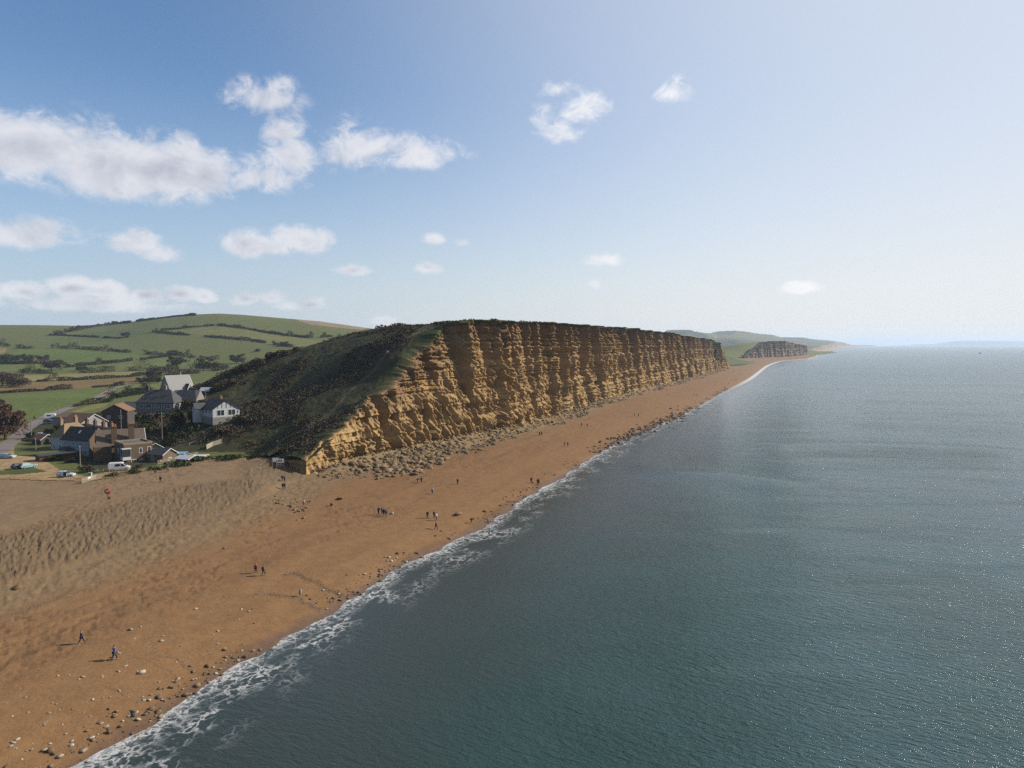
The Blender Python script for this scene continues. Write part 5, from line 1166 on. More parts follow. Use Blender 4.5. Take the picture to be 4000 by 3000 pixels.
# lifebuoy stand on the shingle
p = hit(421, 1950); r = empty('lifebuoy_stand', p, R(20), 'red lifebuoy housing on a red post standing alone on the shingle', 'lifebuoy')
M_RED = simple('red plastic', (.52, .035, .05), .45, var=.08)
MB().box((0, .06, .55), (.14, .1, 1.5)).build('post', M_RED, r)
m = MB(); m.tube((0, -.12, 1.75), (0, .1, 1.75), .62, .62, 24); hs_o = m.build('housing', M_RED, r, bevel=.04)
m = MB(); N = 20; V = []; F = []
for i in range(N):
    for j in range(6):
        a, b_ = 2 * math.pi * i / N, 2 * math.pi * j / 6; q = .42 + .1 * math.cos(b_); V.append((q * math.cos(a), -.15 + .08 * math.sin(b_), 1.75 + q * math.sin(a)))
F = [(i * 6 + j, ((i + 1) % N) * 6 + j, ((i + 1) % N) * 6 + (j + 1) % 6, i * 6 + (j + 1) % 6) for i in range(N) for j in range(6)]
m.add(V, F).build('buoy_ring', simple('red ring', (.6, .06, .06), .4), r)
MB().box((.0, -.22, 1.78), (.62, .05, .3)).build('label_panel', M_WPAINT, r); MB().box((.28, .1, .25), (.3, .25, .5)).build('rope_box', M_TIMBER, r)
# lane
def lane():
    c = [hit(a, b) for a, b in z1([(1112, 784), (1060, 792), (1000, 808), (950, 832), (900, 860), (840, 890), (780, 918), (700, 948), (640, 968), (520, 1008), (400, 1062), (320, 1108), (250, 1150), (170, 1212), (100, 1270), (30, 1330), (-60, 1390), (-200, 1460)])]
    P = catmull(np.array(c)[:, :2], 10); T = np.gradient(P, axis=0); T /= np.linalg.norm(T, axis=1)[:, None]; N_ = np.stack([-T[:, 1], T[:, 0]], 1); V = []; w = 2.7
    for i, (p, n_) in enumerate(zip(P, N_)):
        for k in (-1, -.5, 0, .5, 1): q = p + n_ * k * w * (1 + .06 * math.sin(i * .9)); V.append((q[0], q[1], max(ground(q[0], q[1]), ground(*p)) + .09))
    n_ = len(P); F = [(i * 5 + k, i * 5 + k + 1, i * 5 + 6 + k, i * 5 + 5 + k) for i in range(n_ - 1) for k in range(4)]
    o = make_mesh('road', V, np.array(F), simple('worn tarmac', (.165, .135, .125), .92, var=.2, scale=.5), True); tag(o, 'narrow worn lane curving up the valley', None, None, 'structure')
lane()
# ================================================================ vehicles
M_TYRE = simple('tyre', (.02, .02, .02), .9); M_RIM = simple('alloy', (.55, .56, .58), .35, .6); M_LAMP = simple('lamp lens', (.75, .75, .72), .15); M_TAIL = simple('tail lamp', (.45, .02, .02), .2)
def paint(name, c): return simple(name, c, .28, .15, var=.05, spec=.5)
def vehicle(name, label, cat, loc, rz, mat, prof, cab, L, W_, wheel=.32, group='vehicles parked around the hamlet', win=None, door_open=False):
    r = empty(name, loc, rz, label, cat, group)
    m = MB(); m.prism(prof, -W_ / 2, W_ / 2); m.build('body', mat, r, bevel=.07)
    if cab:
        (x0, x1, x2, x3, zb, zt) = cab; m = MB(); h = W_ / 2 - .06; k = h - .16
        m.add([(x0, -h, zb), (x3, -h, zb), (x3, h, zb), (x0, h, zb), (x1, -k, zt), (x2, -k, zt), (x2, k, zt), (x1, k, zt)], [(0, 3, 2, 1), (4, 5, 6, 7), (0, 1, 5, 4), (1, 2, 6, 5), (2, 3, 7, 6), (3, 0, 4, 7)]); m.build('cabin', mat, r, bevel=.05)
        def lerp(a, b, t): return tuple(p + (q - p) * t for p, q in zip(a, b))
        def quad(A, B, C_, D_, s=.1, off=(0, 0, 0)):
            c = [sum(q) / 4 for q in zip(A, B, C_, D_)]; return [tuple(c[i] + (p[i] - c[i]) * (1 - s) + off[i] for i in range(3)) for p in (A, B, C_, D_)]
        A, B, C_, D_ = (x0, -h, zb), (x3, -h, zb), (x2, -k, zt), (x1, -k, zt)
        for sd in (-1, 1):
            for t0, t1 in ((.04, .5), (.53, .97)):
                q = [lerp(A, B, t0), lerp(A, B, t1), lerp(D_, C_, t1), lerp(D_, C_, t0)]; q = [(a, b * -sd * -1 if sd == -1 else -b, c) for a, b, c in q]
                MB().add(quad(*q, .16, (0, sd * .025, 0)), [(0, 1, 2, 3)]).build('side_window', M_GLASS, r)
        MB().add(quad((x3, -h, zb), (x3, h, zb), (x2, k, zt), (x2, -k, zt), .13, (.03, 0, .01)), [(0, 1, 2, 3)]).build('windscreen', M_GLASS, r)
        MB().add(quad((x0, -h, zb), (x0, h, zb), (x1, k, zt), (x1, -k, zt), .15, (-.03, 0, .01)), [(0, 1, 2, 3)]).build('rear_window', M_GLASS, r)
    for x in (-L * .30, L * .31):
        for s in (-1, 1):
            w = MB().tube((x, s * (W_ / 2 - .2), wheel), (x, s * (W_ / 2 + .03), wheel), wheel, None, 16).build('wheel', M_TYRE, r)
            MB().tube((x, s * (W_ / 2 - .05), wheel), (x, s * (W_ / 2 + .05), wheel), wheel * .6, None, 12).build('rim', M_RIM, w)
    for s in (-1, 1):
        MB().box((L / 2 - .06, s * W_ * .34, wheel + .38), (.2, .34, .16)).build('headlight', M_LAMP, r); MB().box((-L / 2 + .05, s * W_ * .38, wheel + .5), (.14, .2, .26)).build('tail_light', M_TAIL, r)
    if door_open:
        MB().box((.75, -W_ / 2 - .42, .72), (.08, .8, .75), R(18)).build('open_door', mat, r, bevel=.02); MB().box((.25, -W_ / 2 - .012, .85), (.95, .03, .95)).build('doorway', M_TIMBER, r)
    return r
CARP = [(-2.0, .32), (-1.75, .22), (1.9, .22), (2.05, .35), (2.05, .62), (1.85, .78), (.95, .92), (-1.9, .98), (-2.05, .7)]
CAB = (-1.95, -1.45, .05, 1.0, .90, 1.48)
def car_at(label, px, py, ang, mat, name='parked_car', cat='car', z=None, **kw):
    p = hit(px, py); 
    return vehicle(name, label, cat, p, R(ang), mat, CARP, CAB, 4.1, 1.75, **kw)
car_at('silver hatchback with its front door open at the edge of the shingle', 258, 1862, 8, paint('silver paint', (.55, .57, .60)), door_open=True)
car_at('pale blue open-topped car parked at the end of the lane', 30, 1790, 2, paint('pale blue paint', (.42, .52, .60)))
car_at('dark car parked left of the teal one below the garages', 78, 1829, 60, paint('black paint', (.03, .032, .04)))
car_at('teal-white car parked beside the dark one below the garages', 110, 1828, 55, paint('teal paint', (.30, .42, .44)))
car_at('pinkish red car driving up the lane', 418, 1540, 30, paint('pink red paint', (.50, .03, .14)))
car_at('silver car parked in front of the orange-roofed garage', 164, 1706, 10, paint('silver grey paint', (.60, .60, .58)))
car_at('dark blue car parked against the caravan', 190, 1650, 20, paint('navy paint', (.03, .05, .12)))
car_at('blue car parked right of the caravan by the pole', 218, 1640, 20, paint('blue paint', (.05, .12, .24)))
p = hit(466, 1838); VP = [(-2.5, .4), (2.35, .4), (2.55, .6), (2.5, 1.05), (1.75, 1.25), (1.05, 2.05), (.6, 2.2), (-2.3, 2.2), (-2.55, 2.0)]
r = vehicle('white_van', 'white panel van with dark side windows parked above the beach', 'van', p, R(22), paint('van white paint', (.80, .80, .79)), VP, None, 5.1, 1.95, .34)
for s in (-1, 1):
    MB().add([(1.62, s * 1.0, 1.3), (1.0, s * 1.0, 1.95), (.55, s * 1.0, 1.95), (.55, s * 1.0, 1.3)], [(0, 1, 2, 3)]).build('cab_window', M_GLASS, r); MB().add([(.3, s * 1.0, 1.3), (.3, s * 1.0, 1.92), (-.85, s * 1.0, 1.92), (-.85, s * 1.0, 1.3)], [(0, 1, 2, 3)]).build('side_window', M_GLASS, r)
MB().add([(1.78, -.8, 1.28), (1.78, .8, 1.28), (1.10, .75, 2.03), (1.10, -.75, 2.03)], [(0, 1, 2, 3)]).build('windscreen', M_GLASS, r).location = (.05, 0, .04)
p = hit(190, 1640); p[1] += 4; p[0] -= 2; p[2] = ground(p[0], p[1]); r = empty('caravan', p, R(24), 'white touring caravan parked beside the lane', 'caravan')
MB().prism([(-2.4, .5), (2.2, .5), (2.5, 1.1), (2.3, 2.1), (1.8, 2.45), (-1.9, 2.45), (-2.4, 2.1)], -1.05, 1.05).build('body', paint('caravan white', (.78, .78, .77)), r, bevel=.12)
for s in (-1, 1):
    MB().box((-.2, s * 1.05, 1.65), (1.6, .05, .6)).build('side_window', M_GLASS, r); w = MB().tube((-.1, s * .9, .33), (-.1, s * 1.1, .33), .33, None, 14).build('wheel', M_TYRE, r); MB().tube((-.1, s * 1.0, .33), (-.1, s * 1.12, .33), .2, None, 10).build('rim', M_RIM, w)
MB().box((3.0, 0, .5), (1.2, .1, .1)).build('drawbar', M_TYRE, r)
# far boat
p = at_z(3828, 1381, 0); r = empty('fishing_boat', (p[0], p[1], 0), R(10), 'small dark fishing boat far out near the horizon', 'boat'); s = 1.25
MB().add([(-5 * s, -1.6 * s, 1.4 * s), (3 * s, -1.7 * s, 1.5 * s), (6 * s, 0, 2.2 * s), (3 * s, 1.7 * s, 1.5 * s), (-5 * s, 1.6 * s, 1.4 * s), (-4.8 * s, -1.1 * s, -.6), (2.6 * s, -1.1 * s, -.6), (5 * s, 0, -.4), (2.6 * s, 1.1 * s, -.6), (-4.8 * s, 1.1 * s, -.6)], [(0, 1, 2, 3, 4), (0, 5, 6, 1), (1, 6, 7, 2), (2, 7, 8, 3), (3, 8, 9, 4), (4, 9, 5, 0), (9, 8, 7, 6, 5)]).build('hull', simple('dark hull', (.06, .08, .12), .5), r)
MB().box((1.2 * s, 0, 2.6 * s), (2.6 * s, 2.0 * s, 2.4 * s), 0, .85).build('wheelhouse', simple('grey wheelhouse', (.25, .27, .3), .5), r); MB().tube((-2 * s, 0, 1.4 * s), (-2 * s, 0, 6 * s), .12, .06, 6).build('mast', M_POLE, r)
# ================================================================ people and animals
M_SKIN = simple('skin', (.50, .30, .21), .6, var=.08); M_HAIR = simple('dark hair', (.03, .022, .018), .7); M_HAIRG = simple('grey hair', (.35, .33, .31), .7); M_SHOE = simple('dark boot', (.03, .028, .026), .7)
def skin_mesh(name, V, E, Rr, root=0, sub=1):
    me = bpy.data.meshes.new(name); me.from_pydata(V, E, []); o = bpy.data.objects.new(name, me); scene.collection.objects.link(o)
    o.modifiers.new('skin', 'SKIN'); 
    if sub: o.modifiers.new('sub', 'SUBSURF').levels = sub
    if not me.skin_vertices: me.skin_vertices.new()
    for i, q in enumerate(me.skin_vertices[0].data): q.radius = (Rr[i], Rr[i]) if not isinstance(Rr[i], tuple) else Rr[i]; q.use_root = (i == root)
    dg = bpy.context.evaluated_depsgraph_get(); out = bpy.data.meshes.new_from_object(o.evaluated_get(dg)); out.name = name
    bpy.data.objects.remove(o); bpy.data.meshes.remove(me)
    out.polygons.foreach_set('use_smooth', np.ones(len(out.polygons), bool))
    return out
def figure(pose):
    """joints of an adult 1.75 m tall, looking along +Y"""
    bend, sit = pose == 'bend', pose == 'sit'
    J = {'pel': (0, 0, .95), 'spi': (0, .01, 1.15), 'che': (0, 0, 1.36), 'nek': (0, .015, 1.51), 'chi': (0, .035, 1.575), 'hed': (0, .03, 1.655), 'top': (0, .02, 1.735), 'nos': (0, .135, 1.64)}
    st = {'walk': .30, 'stride': -.24}.get(pose, .04)
    for s, k in ((-1, 1), (1, -1)):
        a = st * k
        J[f'sh{s}'] = (.19 * s, 0, 1.43); J[f'el{s}'] = (.245 * s, -a * .45 - .02, 1.16); J[f'wr{s}'] = (.25 * s, -a * .75 + .06, .93); J[f'pa{s}'] = (.25 * s, -a * .8 + .08, .86)
        J[f'hi{s}'] = (.095 * s, 0, .90); J[f'kn{s}'] = (.10 * s, a * .6 + .03, .50); J[f'an{s}'] = (.10 * s, a * 1.15 - (.04 if a < 0 else 0), .085 + (.03 if a < -.1 else 0)); J[f'to{s}'] = (.11 * s, a * 1.15 + .17, .035)
    if pose == 'pocket':
        for s in (-1, 1): J[f'el{s}'] = (.30 * s, -.06, 1.18); J[f'wr{s}'] = (.20 * s, .10, 1.00); J[f'pa{s}'] = (.17 * s, .13, .95)
    if bend or sit:
        def rot(p, ang, c):
            y, z = p[1] - c[1], p[2] - c[2]; return (p[0], c[1] + y * math.cos(ang) + z * math.sin(ang), c[2] - y * math.sin(ang) + z * math.cos(ang))
        up = [k for k in J if k[:2] in ('sp', 'ch', 'ne', 'he', 'to', 'no', 'sh', 'el', 'wr', 'pa') and not (k.startswith('to') and k != 'top')]
        if bend:
            for k in up: J[k] = rot(J[k], R(72), (0, 0, .95))
            for s in (-1, 1): x, y, z = J[f'sh{s}']; J[f'el{s}'] = (.2 * s, y + .06, z - .27); J[f'wr{s}'] = (.17 * s, y + .14, z - .50); J[f'pa{s}'] = (.16 * s, y + .16, z - .57); J[f'kn{s}'] = (.11 * s, .10, .50)
        else:
            dz = -.72
            for k in list(J):
                if k[:2] not in ('kn', 'an') and not (k.startswith('to') and k != 'top'): J[k] = (J[k][0], J[k][1], J[k][2] + dz)
            for s in (-1, 1): J[f'kn{s}'] = (.13 * s, .40, .42); J[f'an{s}'] = (.13 * s, .52, .08); J[f'to{s}'] = (.14 * s, .68, .04); x, y, z = J[f'sh{s}']; J[f'el{s}'] = (.25 * s, .10, .50); J[f'wr{s}'] = (.17 * s, .30, .44); J[f'pa{s}'] = (.13 * s, .36, .43)
    order = list(J); idx = {k: i for i, k in enumerate(order)}; V = [J[k] for k in order]
    rad = {'pel': (.145, .105), 'spi': (.135, .10), 'che': (.165, .115), 'nek': .052, 'chi': .066, 'hed': .098, 'top': .07, 'nos': .014}
    for s in (-1, 1): rad.update({f'sh{s}': .062, f'el{s}': .043, f'wr{s}': .029, f'pa{s}': (.040, .022), f'hi{s}': .088, f'kn{s}': .058, f'an{s}': .040, f'to{s}': .034})
    E = [('pel', 'spi'), ('spi', 'che'), ('che', 'nek'), ('nek', 'chi'), ('chi', 'hed'), ('hed', 'top'), ('hed', 'nos')]
    for s in (-1, 1): E += [('che', f'sh{s}'), (f'sh{s}', f'el{s}'), (f'el{s}', f'wr{s}'), (f'wr{s}', f'pa{s}'), ('pel', f'hi{s}'), (f'hi{s}', f'kn{s}'), (f'kn{s}', f'an{s}'), (f'an{s}', f'to{s}')]
    Rr = [rad[k] for k in order]; Ei = [(idx[a], idx[b]) for a, b in E]
    for s in (-1, 1):
        p = Vector(J[f'pa{s}']); w = (p - Vector(J[f'wr{s}'])).normalized(); f = Vector((0, 1, 0)); f = (f - w * f.dot(w)).normalized(); inw = w.cross(f) * (1 if (w.cross(f)).x * s < 0 else -1)
        for q, ln in ((-.034, .066), (-.012, .078), (.012, .074), (.034, .055)):
            a = p + f * q + w * .03; b = a + w * ln * .55 + inw * .008; c = b + w * ln * .4 + inw * .022; k = len(V); V += [tuple(a), tuple(b), tuple(c)]; Rr += [.010, .009, .008]; Ei += [(idx[f'pa{s}'], k), (k, k + 1), (k + 1, k + 2)]
        a = p + f * .042 + w * -.015; b = a + f * .025 + w * .03 + inw * .012; k = len(V); V += [tuple(a), tuple(b)]; Rr += [.011, .009]; Ei += [(idx[f'pa{s}'], k), (k, k + 1)]
    body = skin_mesh('person body', V, Ei, Rr, idx['pel'])
    def sub(keys, edges, scale, nm, extra=()):
        ii = {k: i for i, k in enumerate(keys)}; g = lambda k: tuple(q * scale for q in rad[k]) if isinstance(rad[k], tuple) else rad[k] * scale
        return skin_mesh(nm, [J[k] for k in keys], [(ii[a], ii[b]) for a, b in edges], [g(k) + 0 if not isinstance(g(k), tuple) else g(k) for k in keys], 0)
    jk = ['pel', 'spi', 'che'] + [f'{a}{s}' for s in (-1, 1) for a in ('sh', 'el', 'wr')]
    jac = sub(jk, [('pel', 'spi'), ('spi', 'che')] + [(a + str(s), b + str(s)) if a != 'che' else ('che', b + str(s)) for s in (-1, 1) for a, b in (('che', 'sh'), ('sh', 'el'), ('el', 'wr'))], 1.5, 'jacket')
    tk = ['pel'] + [f'{a}{s}' for s in (-1, 1) for a in ('hi', 'kn', 'an')]
    tro = sub(tk, [(a + str(s), b + str(s)) if a != 'pel' else ('pel', b + str(s)) for s in (-1, 1) for a, b in (('pel', 'hi'), ('hi', 'kn'), ('kn', 'an'))], 1.4, 'trousers')
    sh = skin_mesh('shoe', [J['an-1'], J['to-1'], J['an1'], J['to1']], [(0, 1), (2, 3)], [.052, .046, .052, .046], 0)
    bm = bmesh.new(); bmesh.ops.create_icosphere(bm, subdivisions=2, radius=.112); h, t = Vector(J['hed']), Vector(J['top']); ax = (t - h).normalized()
    fw = (Vector(J['nos']) - h).normalized()
    for v in list(bm.verts):
        if v.co.dot(Vector(ax)) < -.02 and v.co.dot(fw) > -.03 or v.co.dot(fw) > .07 and v.co.dot(Vector(ax)) < .05: bm.verts.remove(v)
    bmesh.ops.translate(bm, verts=bm.verts, vec=h + ax * .03); hair = bpy.data.meshes.new('hair'); bm.to_mesh(hair); bm.free()
    return body, jac, tro, sh, hair
POSES = {k: figure(k) for k in ('stand', 'walk', 'stride', 'bend', 'sit', 'pocket')}
CLOTH = {}
def cloth(c):
    if c not in CLOTH: CLOTH[c] = simple('cloth ' + str(len(CLOTH)), c, .85, var=.15, scale=8)
    return CLOTH[c]
BLACK, NAVY, BLUEJ, REDJ, PALE, WHITEJ, GREYJ, PINK, KHAKI = (.02, .02, .024), (.025, .03, .05), (.05, .13, .32), (.42, .03, .05), (.45, .52, .62), (.72, .68, .66), (.12, .12, .13), (.62, .40, .42), (.14, .12, .08)
def add_mesh(name, me, mat, parent):
    d = me.copy(); d.materials.clear(); d.materials.append(mat); o = bpy.data.objects.new(name, d); scene.collection.objects.link(o); o.parent = parent; return o
GP = 'people out on the beach and hill'
def person(label, px, py, pose, face, jac, tro=NAVY, hair=M_HAIR, pack=None, h=1.0, hat=None):
    p = hit(px, py); r = empty('person', p, R(face), label, 'person', GP); r.scale = (h,) * 3
    b, j, t, s, hr = POSES[pose]
    add_mesh('body', b, M_SKIN, r); add_mesh('jacket', j, cloth(jac), r); add_mesh('trousers', t, cloth(tro), r); add_mesh('shoes', s, M_SHOE, r); add_mesh('hair', hr, hair if not hat else cloth(hat), r)
    if pack: MB().box((0, -.23, 1.28), (.30, .2, .46)).build('backpack', cloth(pack), r, bevel=.05)
    return r
# face: 0 looks away from the camera, 180 towards it, 90 to the left, -90 to the right
person('person in a black jacket and dark trousers walking along the sand nearest the left edge', 318.7, 2515, 'walk', -70, BLACK)
person('person in a bright blue jacket walking away with a small dog on the near sand', 447.6, 2579, 'stride', -25, BLUEJ, hat=NAVY, h=1.04)
person('person in a red jacket of the pair above the dark runnels', 999, 2240, 'walk', -40, REDJ, BLACK)
person('person in dark clothes with a backpack beside the red jacket', 1030, 2248.5, 'stride', -30, GREYJ, NAVY, pack=BLACK)
person('leftmost dark figure of the standing group of four on the sand', 1479, 2010, 'pocket', 170, BLACK); person('dark figure second from left in the group of four', 1493, 2010, 'stand', 200, GREYJ, BLACK); person('dark figure third from left in the group of four', 1500, 2015.5, 'pocket', 150, NAVY, BLACK); person('rightmost dark figure of the group of four, nearest the pale slab', 1509, 2019.5, 'stand', 120, BLACK)
person('dark figure standing left of the pale pink jacket', 1670, 2025.5, 'stand', 180, BLACK, NAVY, hair=M_HAIRG); person('dark figure close behind the pale pink jacket', 1696, 2024.5, 'stand', 180, GREYJ, BLACK); person('person in a pale pink jacket facing the sea', 1705, 2033.5, 'pocket', -120, PINK, KHAKI, hair=M_HAIRG)
person('dark figure striding towards the sea below the pale pink jacket', 1703.4, 2068, 'walk', -90, BLACK, BLACK); person('dark figure bending down at the water edge', 1840, 2044.6, 'bend', -60, BLACK, BLACK)
person('dark slim figure alone on the sand in front of the long boulder strip', 1787.5, 1892.5, 'stand', -20, NAVY, BLACK); person('person in a pale blue jacket alone on the upper sand', 1689, 1930, 'stand', 170, PALE, NAVY, hair=M_HAIRG); person('dark person stooping beside the boulder strip', 1630, 1885.5, 'bend', -80, BLACK, BLACK); person('standing person next to the stooping one by the boulders', 1646.5, 1886, 'stand', 150, GREYJ, BLACK)
person('person in a red skirt and white top by the small rock pile', 1186, 1978.5, 'stand', 140, WHITEJ, REDJ); person('dark person sitting alone on the shingle below the boulders', 1293, 1976.5, 'sit', -60, NAVY, BLACK)
person('dark walker highest on the sandy cut by the cliff end', 1103, 1880, 'walk', 170, NAVY, BLACK); person('second walker on the sandy cut by the cliff end', 1112, 1882, 'stand', 190, GREYJ, NAVY); person('left dark walker of the pair low on the sandy cut', 1105, 1912.5, 'walk', 180, BLACK, NAVY, pack=BLACK); person('right dark walker of the pair low on the sandy cut', 1112, 1911.5, 'stride', 190, NAVY, BLACK)
person('dark figure left of the pair near the foam in mid beach', 2075.4, 1887, 'stand', 0, BLACK, BLACK); person('left of two dark figures arm in arm near the foam', 2100, 1892.4, 'stand', 10, BLACK, NAVY); person('right of two dark figures arm in arm near the foam', 2105, 1893, 'walk', 0, GREYJ, BLACK)
person('grey figure of the pair on the open middle sand', 2205.6, 1743, 'walk', 180, KHAKI, GREYJ); person('black figure of the pair on the open middle sand', 2218, 1743.5, 'stand', 180, BLACK, BLACK); person('left dark figure standing among the middle boulders', 2107.5, 1701.5, 'stand', 30, NAVY, BLACK); person('right dark figure standing among the middle boulders', 2115.6, 1702, 'stand', 0, BLACK, BLACK)
person('left dark figure at the sand edge of the far boulders', 2272, 1665.5, 'stand', 0, BLACK, NAVY); person('right dark figure at the sand edge of the far boulders', 2294, 1667.5, 'walk', 0, NAVY, BLACK); person('pale figure of the far pair before the rocky waterline', 2478, 1627, 'walk', 0, GREYJ, KHAKI); person('dark figure of the far pair before the rocky waterline', 2494, 1628, 'walk', 0, BLACK, NAVY)
person('left figure of the tiny pair past the rocky waterline', 2711.5, 1547, 'walk', 0, NAVY, BLACK); person('right figure of the tiny pair past the rocky waterline', 2720.5, 1547, 'walk', 0, BLACK, BLACK)
for lb, x, y in (('lone tiny figure under the far end of the cliff', 2793.6, 1496), ('tiny dark figure in mid sand near the far cliff end', 2831, 1515), ('tiny figure seaward of the far cliff end', 2846, 1502), ('left of the farthest close pair by the sea', 2873, 1486), ('right of the farthest close pair by the sea', 2881, 1486.5), ('most distant figure in the bay beyond the cliff', 2866, 1454), ('distant figure seaward in the bay beyond the cliff', 2888.6, 1463)): person(lb, x, y, 'walk', 0, BLACK, NAVY)
person('dark figure crossing the shingle plateau', 627, 1885, 'walk', -30, BLACK, BLACK); person('walker in mauve with a rucksack near the beach fence', 655.5, 1844, 'stride', -60, (.20, .14, .20), NAVY, pack=NAVY)
person('left walker of the pair near the top of the hill path', 1573, 1322, 'walk', 0, BLACK, GREYJ); person('right walker of the pair near the top of the hill path', 1580.5, 1323, 'walk', 0, GREYJ, NAVY); person('left walker of the pair halfway up the hill path', 1507, 1386, 'stride', 180, NAVY, KHAKI); person('right walker of the pair halfway up the hill path', 1514, 1386.5, 'walk', 180, PALE, BLACK); person('lone pale walker low on the hill path', 1214, 1670, 'walk', 180, GREYJ, KHAKI)
person('left walker of the couple on the lane by the willow', 133, 1639, 'walk', 160, BLACK, BLACK); person('right walker of the couple on the lane by the willow', 138, 1640, 'stride', 160, GREYJ, BLACK)
# dogs, gull-white stone, cattle
def beast(name, label, cat, p, rz, s, mat, group, tail=.5, leg=.5):
    """short-coated animal on four jointed legs, head along +Y"""
    V = [(0, 0, leg + .12), (0, .28, leg + .13), (0, -.28, leg + .15), (0, .44, leg + .30), (0, .56, leg + .42), (0, .74, leg + .38), (0, -.44, leg + .2), (0, -.44 - tail * .5, leg + .2 - tail * .1)]
    Rr = [.125, .15, .12, .085, .085, .045, .05, .018]; E = [(0, 1), (0, 2), (1, 3), (3, 4), (4, 5), (2, 6), (6, 7)]
    for x in (-.09, .09):
        k = len(V); V += [(x, .30, leg - .02), (x, .27, leg * .45), (x, .29, .04), (x, .34, .02)]; Rr += [.06, .035, .028, .03]; E += [(1, k), (k, k + 1), (k + 1, k + 2), (k + 2, k + 3)]
        k = len(V); V += [(x, -.28, leg), (x, -.20, leg * .62), (x, -.36, leg * .36), (x, -.33, .04), (x, -.28, .02)]; Rr += [.075, .05, .03, .026, .03]; E += [(2, k)] + [(k + i, k + i + 1) for i in range(4)]
        k = len(V); V += [(x * .7, .54, leg + .53)]; Rr += [.022]; E += [(4, k)]
    me = skin_mesh(name, V, E, Rr, 0); me.materials.append(mat); o = bpy.data.objects.new(name, me); scene.collection.objects.link(o); o.location = p; o.rotation_euler = (0, 0, rz); o.scale = (s,) * 3
    return tag(o, label, cat, group)
M_DOG = simple('dark coat', (.03, .026, .022), .8); M_COW = simple('black and brown hide', (.05, .04, .035), .8)
p = hit(436, 2577); beast('dog', 'small dark dog beside the blue jacket walker', 'dog', p, R(-40), .5, M_DOG, None)
p = hit(1206, 1968); beast('dog', 'black dog right of the red skirt by the rock pile', 'dog', p, R(-90), .8, M_DOG, None)
p = hit(607, 1849); beast('dog', 'dark dog on the plateau ahead of the mauve walker', 'dog', p, R(70), .8, M_DOG, None)
cow = None; rng = np.random.RandomState(5)
for i, (x, y) in enumerate(z1([(1940, 408), (1975, 402), (2010, 410), (2050, 405), (2090, 412), (2130, 408), (2170, 418), (2200, 414), (2160, 404)])):
    p = hit(x, y); a = rng.uniform(0, 6)
    if cow is None: cow = beast('cow', 'dark cow grazing below the hill hedge, one of a scattered herd', 'cow', p, a, 1.75, M_COW, 'cattle below the hill hedge', .7, .55)
    else: c = cow.copy(); scene.collection.objects.link(c); c.location = p; c.rotation_euler = (0, 0, a)
# ================================================================ boulders and stones
def rockmat(name, c1, c2):
    c1, c2 = ak(c1), ak(c2)
    m, T, b = new_mat(name)
    co = T.node('ShaderNodeTexCoord').outputs['Object']; oi = T.node('ShaderNodeObjectInfo').outputs['Random']
    n = T.noise(co, 2.2, 5, .7); n2 = T.noise(co, 11, 3, .65)
    c = T.mix(T.mapr(T.math('ADD', T.math('MULTIPLY', n, .6), T.math('MULTIPLY', n2, .4)), .33, .67), c1, c2)
    s = T.node('ShaderNodeVectorMath', operation='SCALE'); T.l.new(c, s.inputs[0]); T.l.new(T.math('ADD', T.math('MULTIPLY', oi, .5), .72), s.inputs['Scale']); T.l.new(s.outputs[0], b.inputs['Base Color'])
    b.inputs['Roughness'].default_value = .9
    bn = T.node('ShaderNodeBump'); bn.inputs['Strength'].default_value = .6; bn.inputs['Distance'].default_value = .06; T.l.new(n2, bn.inputs['Height']); T.l.new(bn.outputs[0], b.inputs['Normal'])
    return m
M_ROCK = rockmat('grey sandstone boulder', (.135, .086, .043), (.225, .158, .085)); M_PEB = rockmat('pale beach stone', (.27, .225, .165), (.42, .365, .29)); M_WET = rockmat('wet dark rock', (.065, .055, .046), (.15, .125, .098))
def rock_arrays(seed, flat, angular):
    bm = bmesh.new(); bmesh.ops.create_icosphere(bm, subdivisions=2, radius=.5); rng = np.random.RandomState(seed)
    V = np.array([v.co[:] for v in bm.verts]); F = np.array([[v.index for v in f.verts] for f in bm.faces]); bm.free()
    for _ in range(9 if angular else 4):
        n_ = rng.normal(size=3); n_ /= np.linalg.norm(n_); d = rng.uniform(.27, .42) if angular else rng.uniform(.38, .48); q = V @ n_; V = V - np.outer(np.maximum(q - d, 0), n_)
    V = V * (1 + .10 * fbm(V[:, 0] * 3 + seed, V[:, 1] * 3 + V[:, 2] * 2, 2, seed)[:, None]); V[:, 2] *= flat; V[:, 0] *= rng.uniform(1.0, 1.45)
    return V, F
KINDS = [rock_arrays(i, f, a) for i, (f, a) in enumerate([(.55, 1), (.45, 1), (.7, 1), (.4, 1), (.6, 0), (.5, 0), (.8, 1), (.35, 1)])]
def rock_me(k, mat, nm): 
    o = make_mesh(nm, KINDS[k][0], KINDS[k][1], mat, False); me = o.data; bpy.data.objects.remove(o); return me
RM = [rock_me(k, M_ROCK, 'boulder') for k in range(8)]; PM = [rock_me(k, M_PEB, 'stone') for k in range(8)]; WM = [rock_me(k, M_WET, 'shore rock') for k in range(8)]
def put_rock(name, me, p, s, rng, label, cat, group, sink=.15):
    o = bpy.data.objects.new(name, me); scene.collection.objects.link(o)
    o.location = (p[0], p[1], p[2] + s * (.22 - sink)); o.rotation_euler = (rng.uniform(-.35, .35), rng.uniform(-.35, .35), rng.uniform(0, 6.28)); o.scale = (s * rng.uniform(.8, 1.25), s * rng.uniform(.8, 1.25), s * rng.uniform(.75, 1.15))
    return tag(o, label, cat, group)
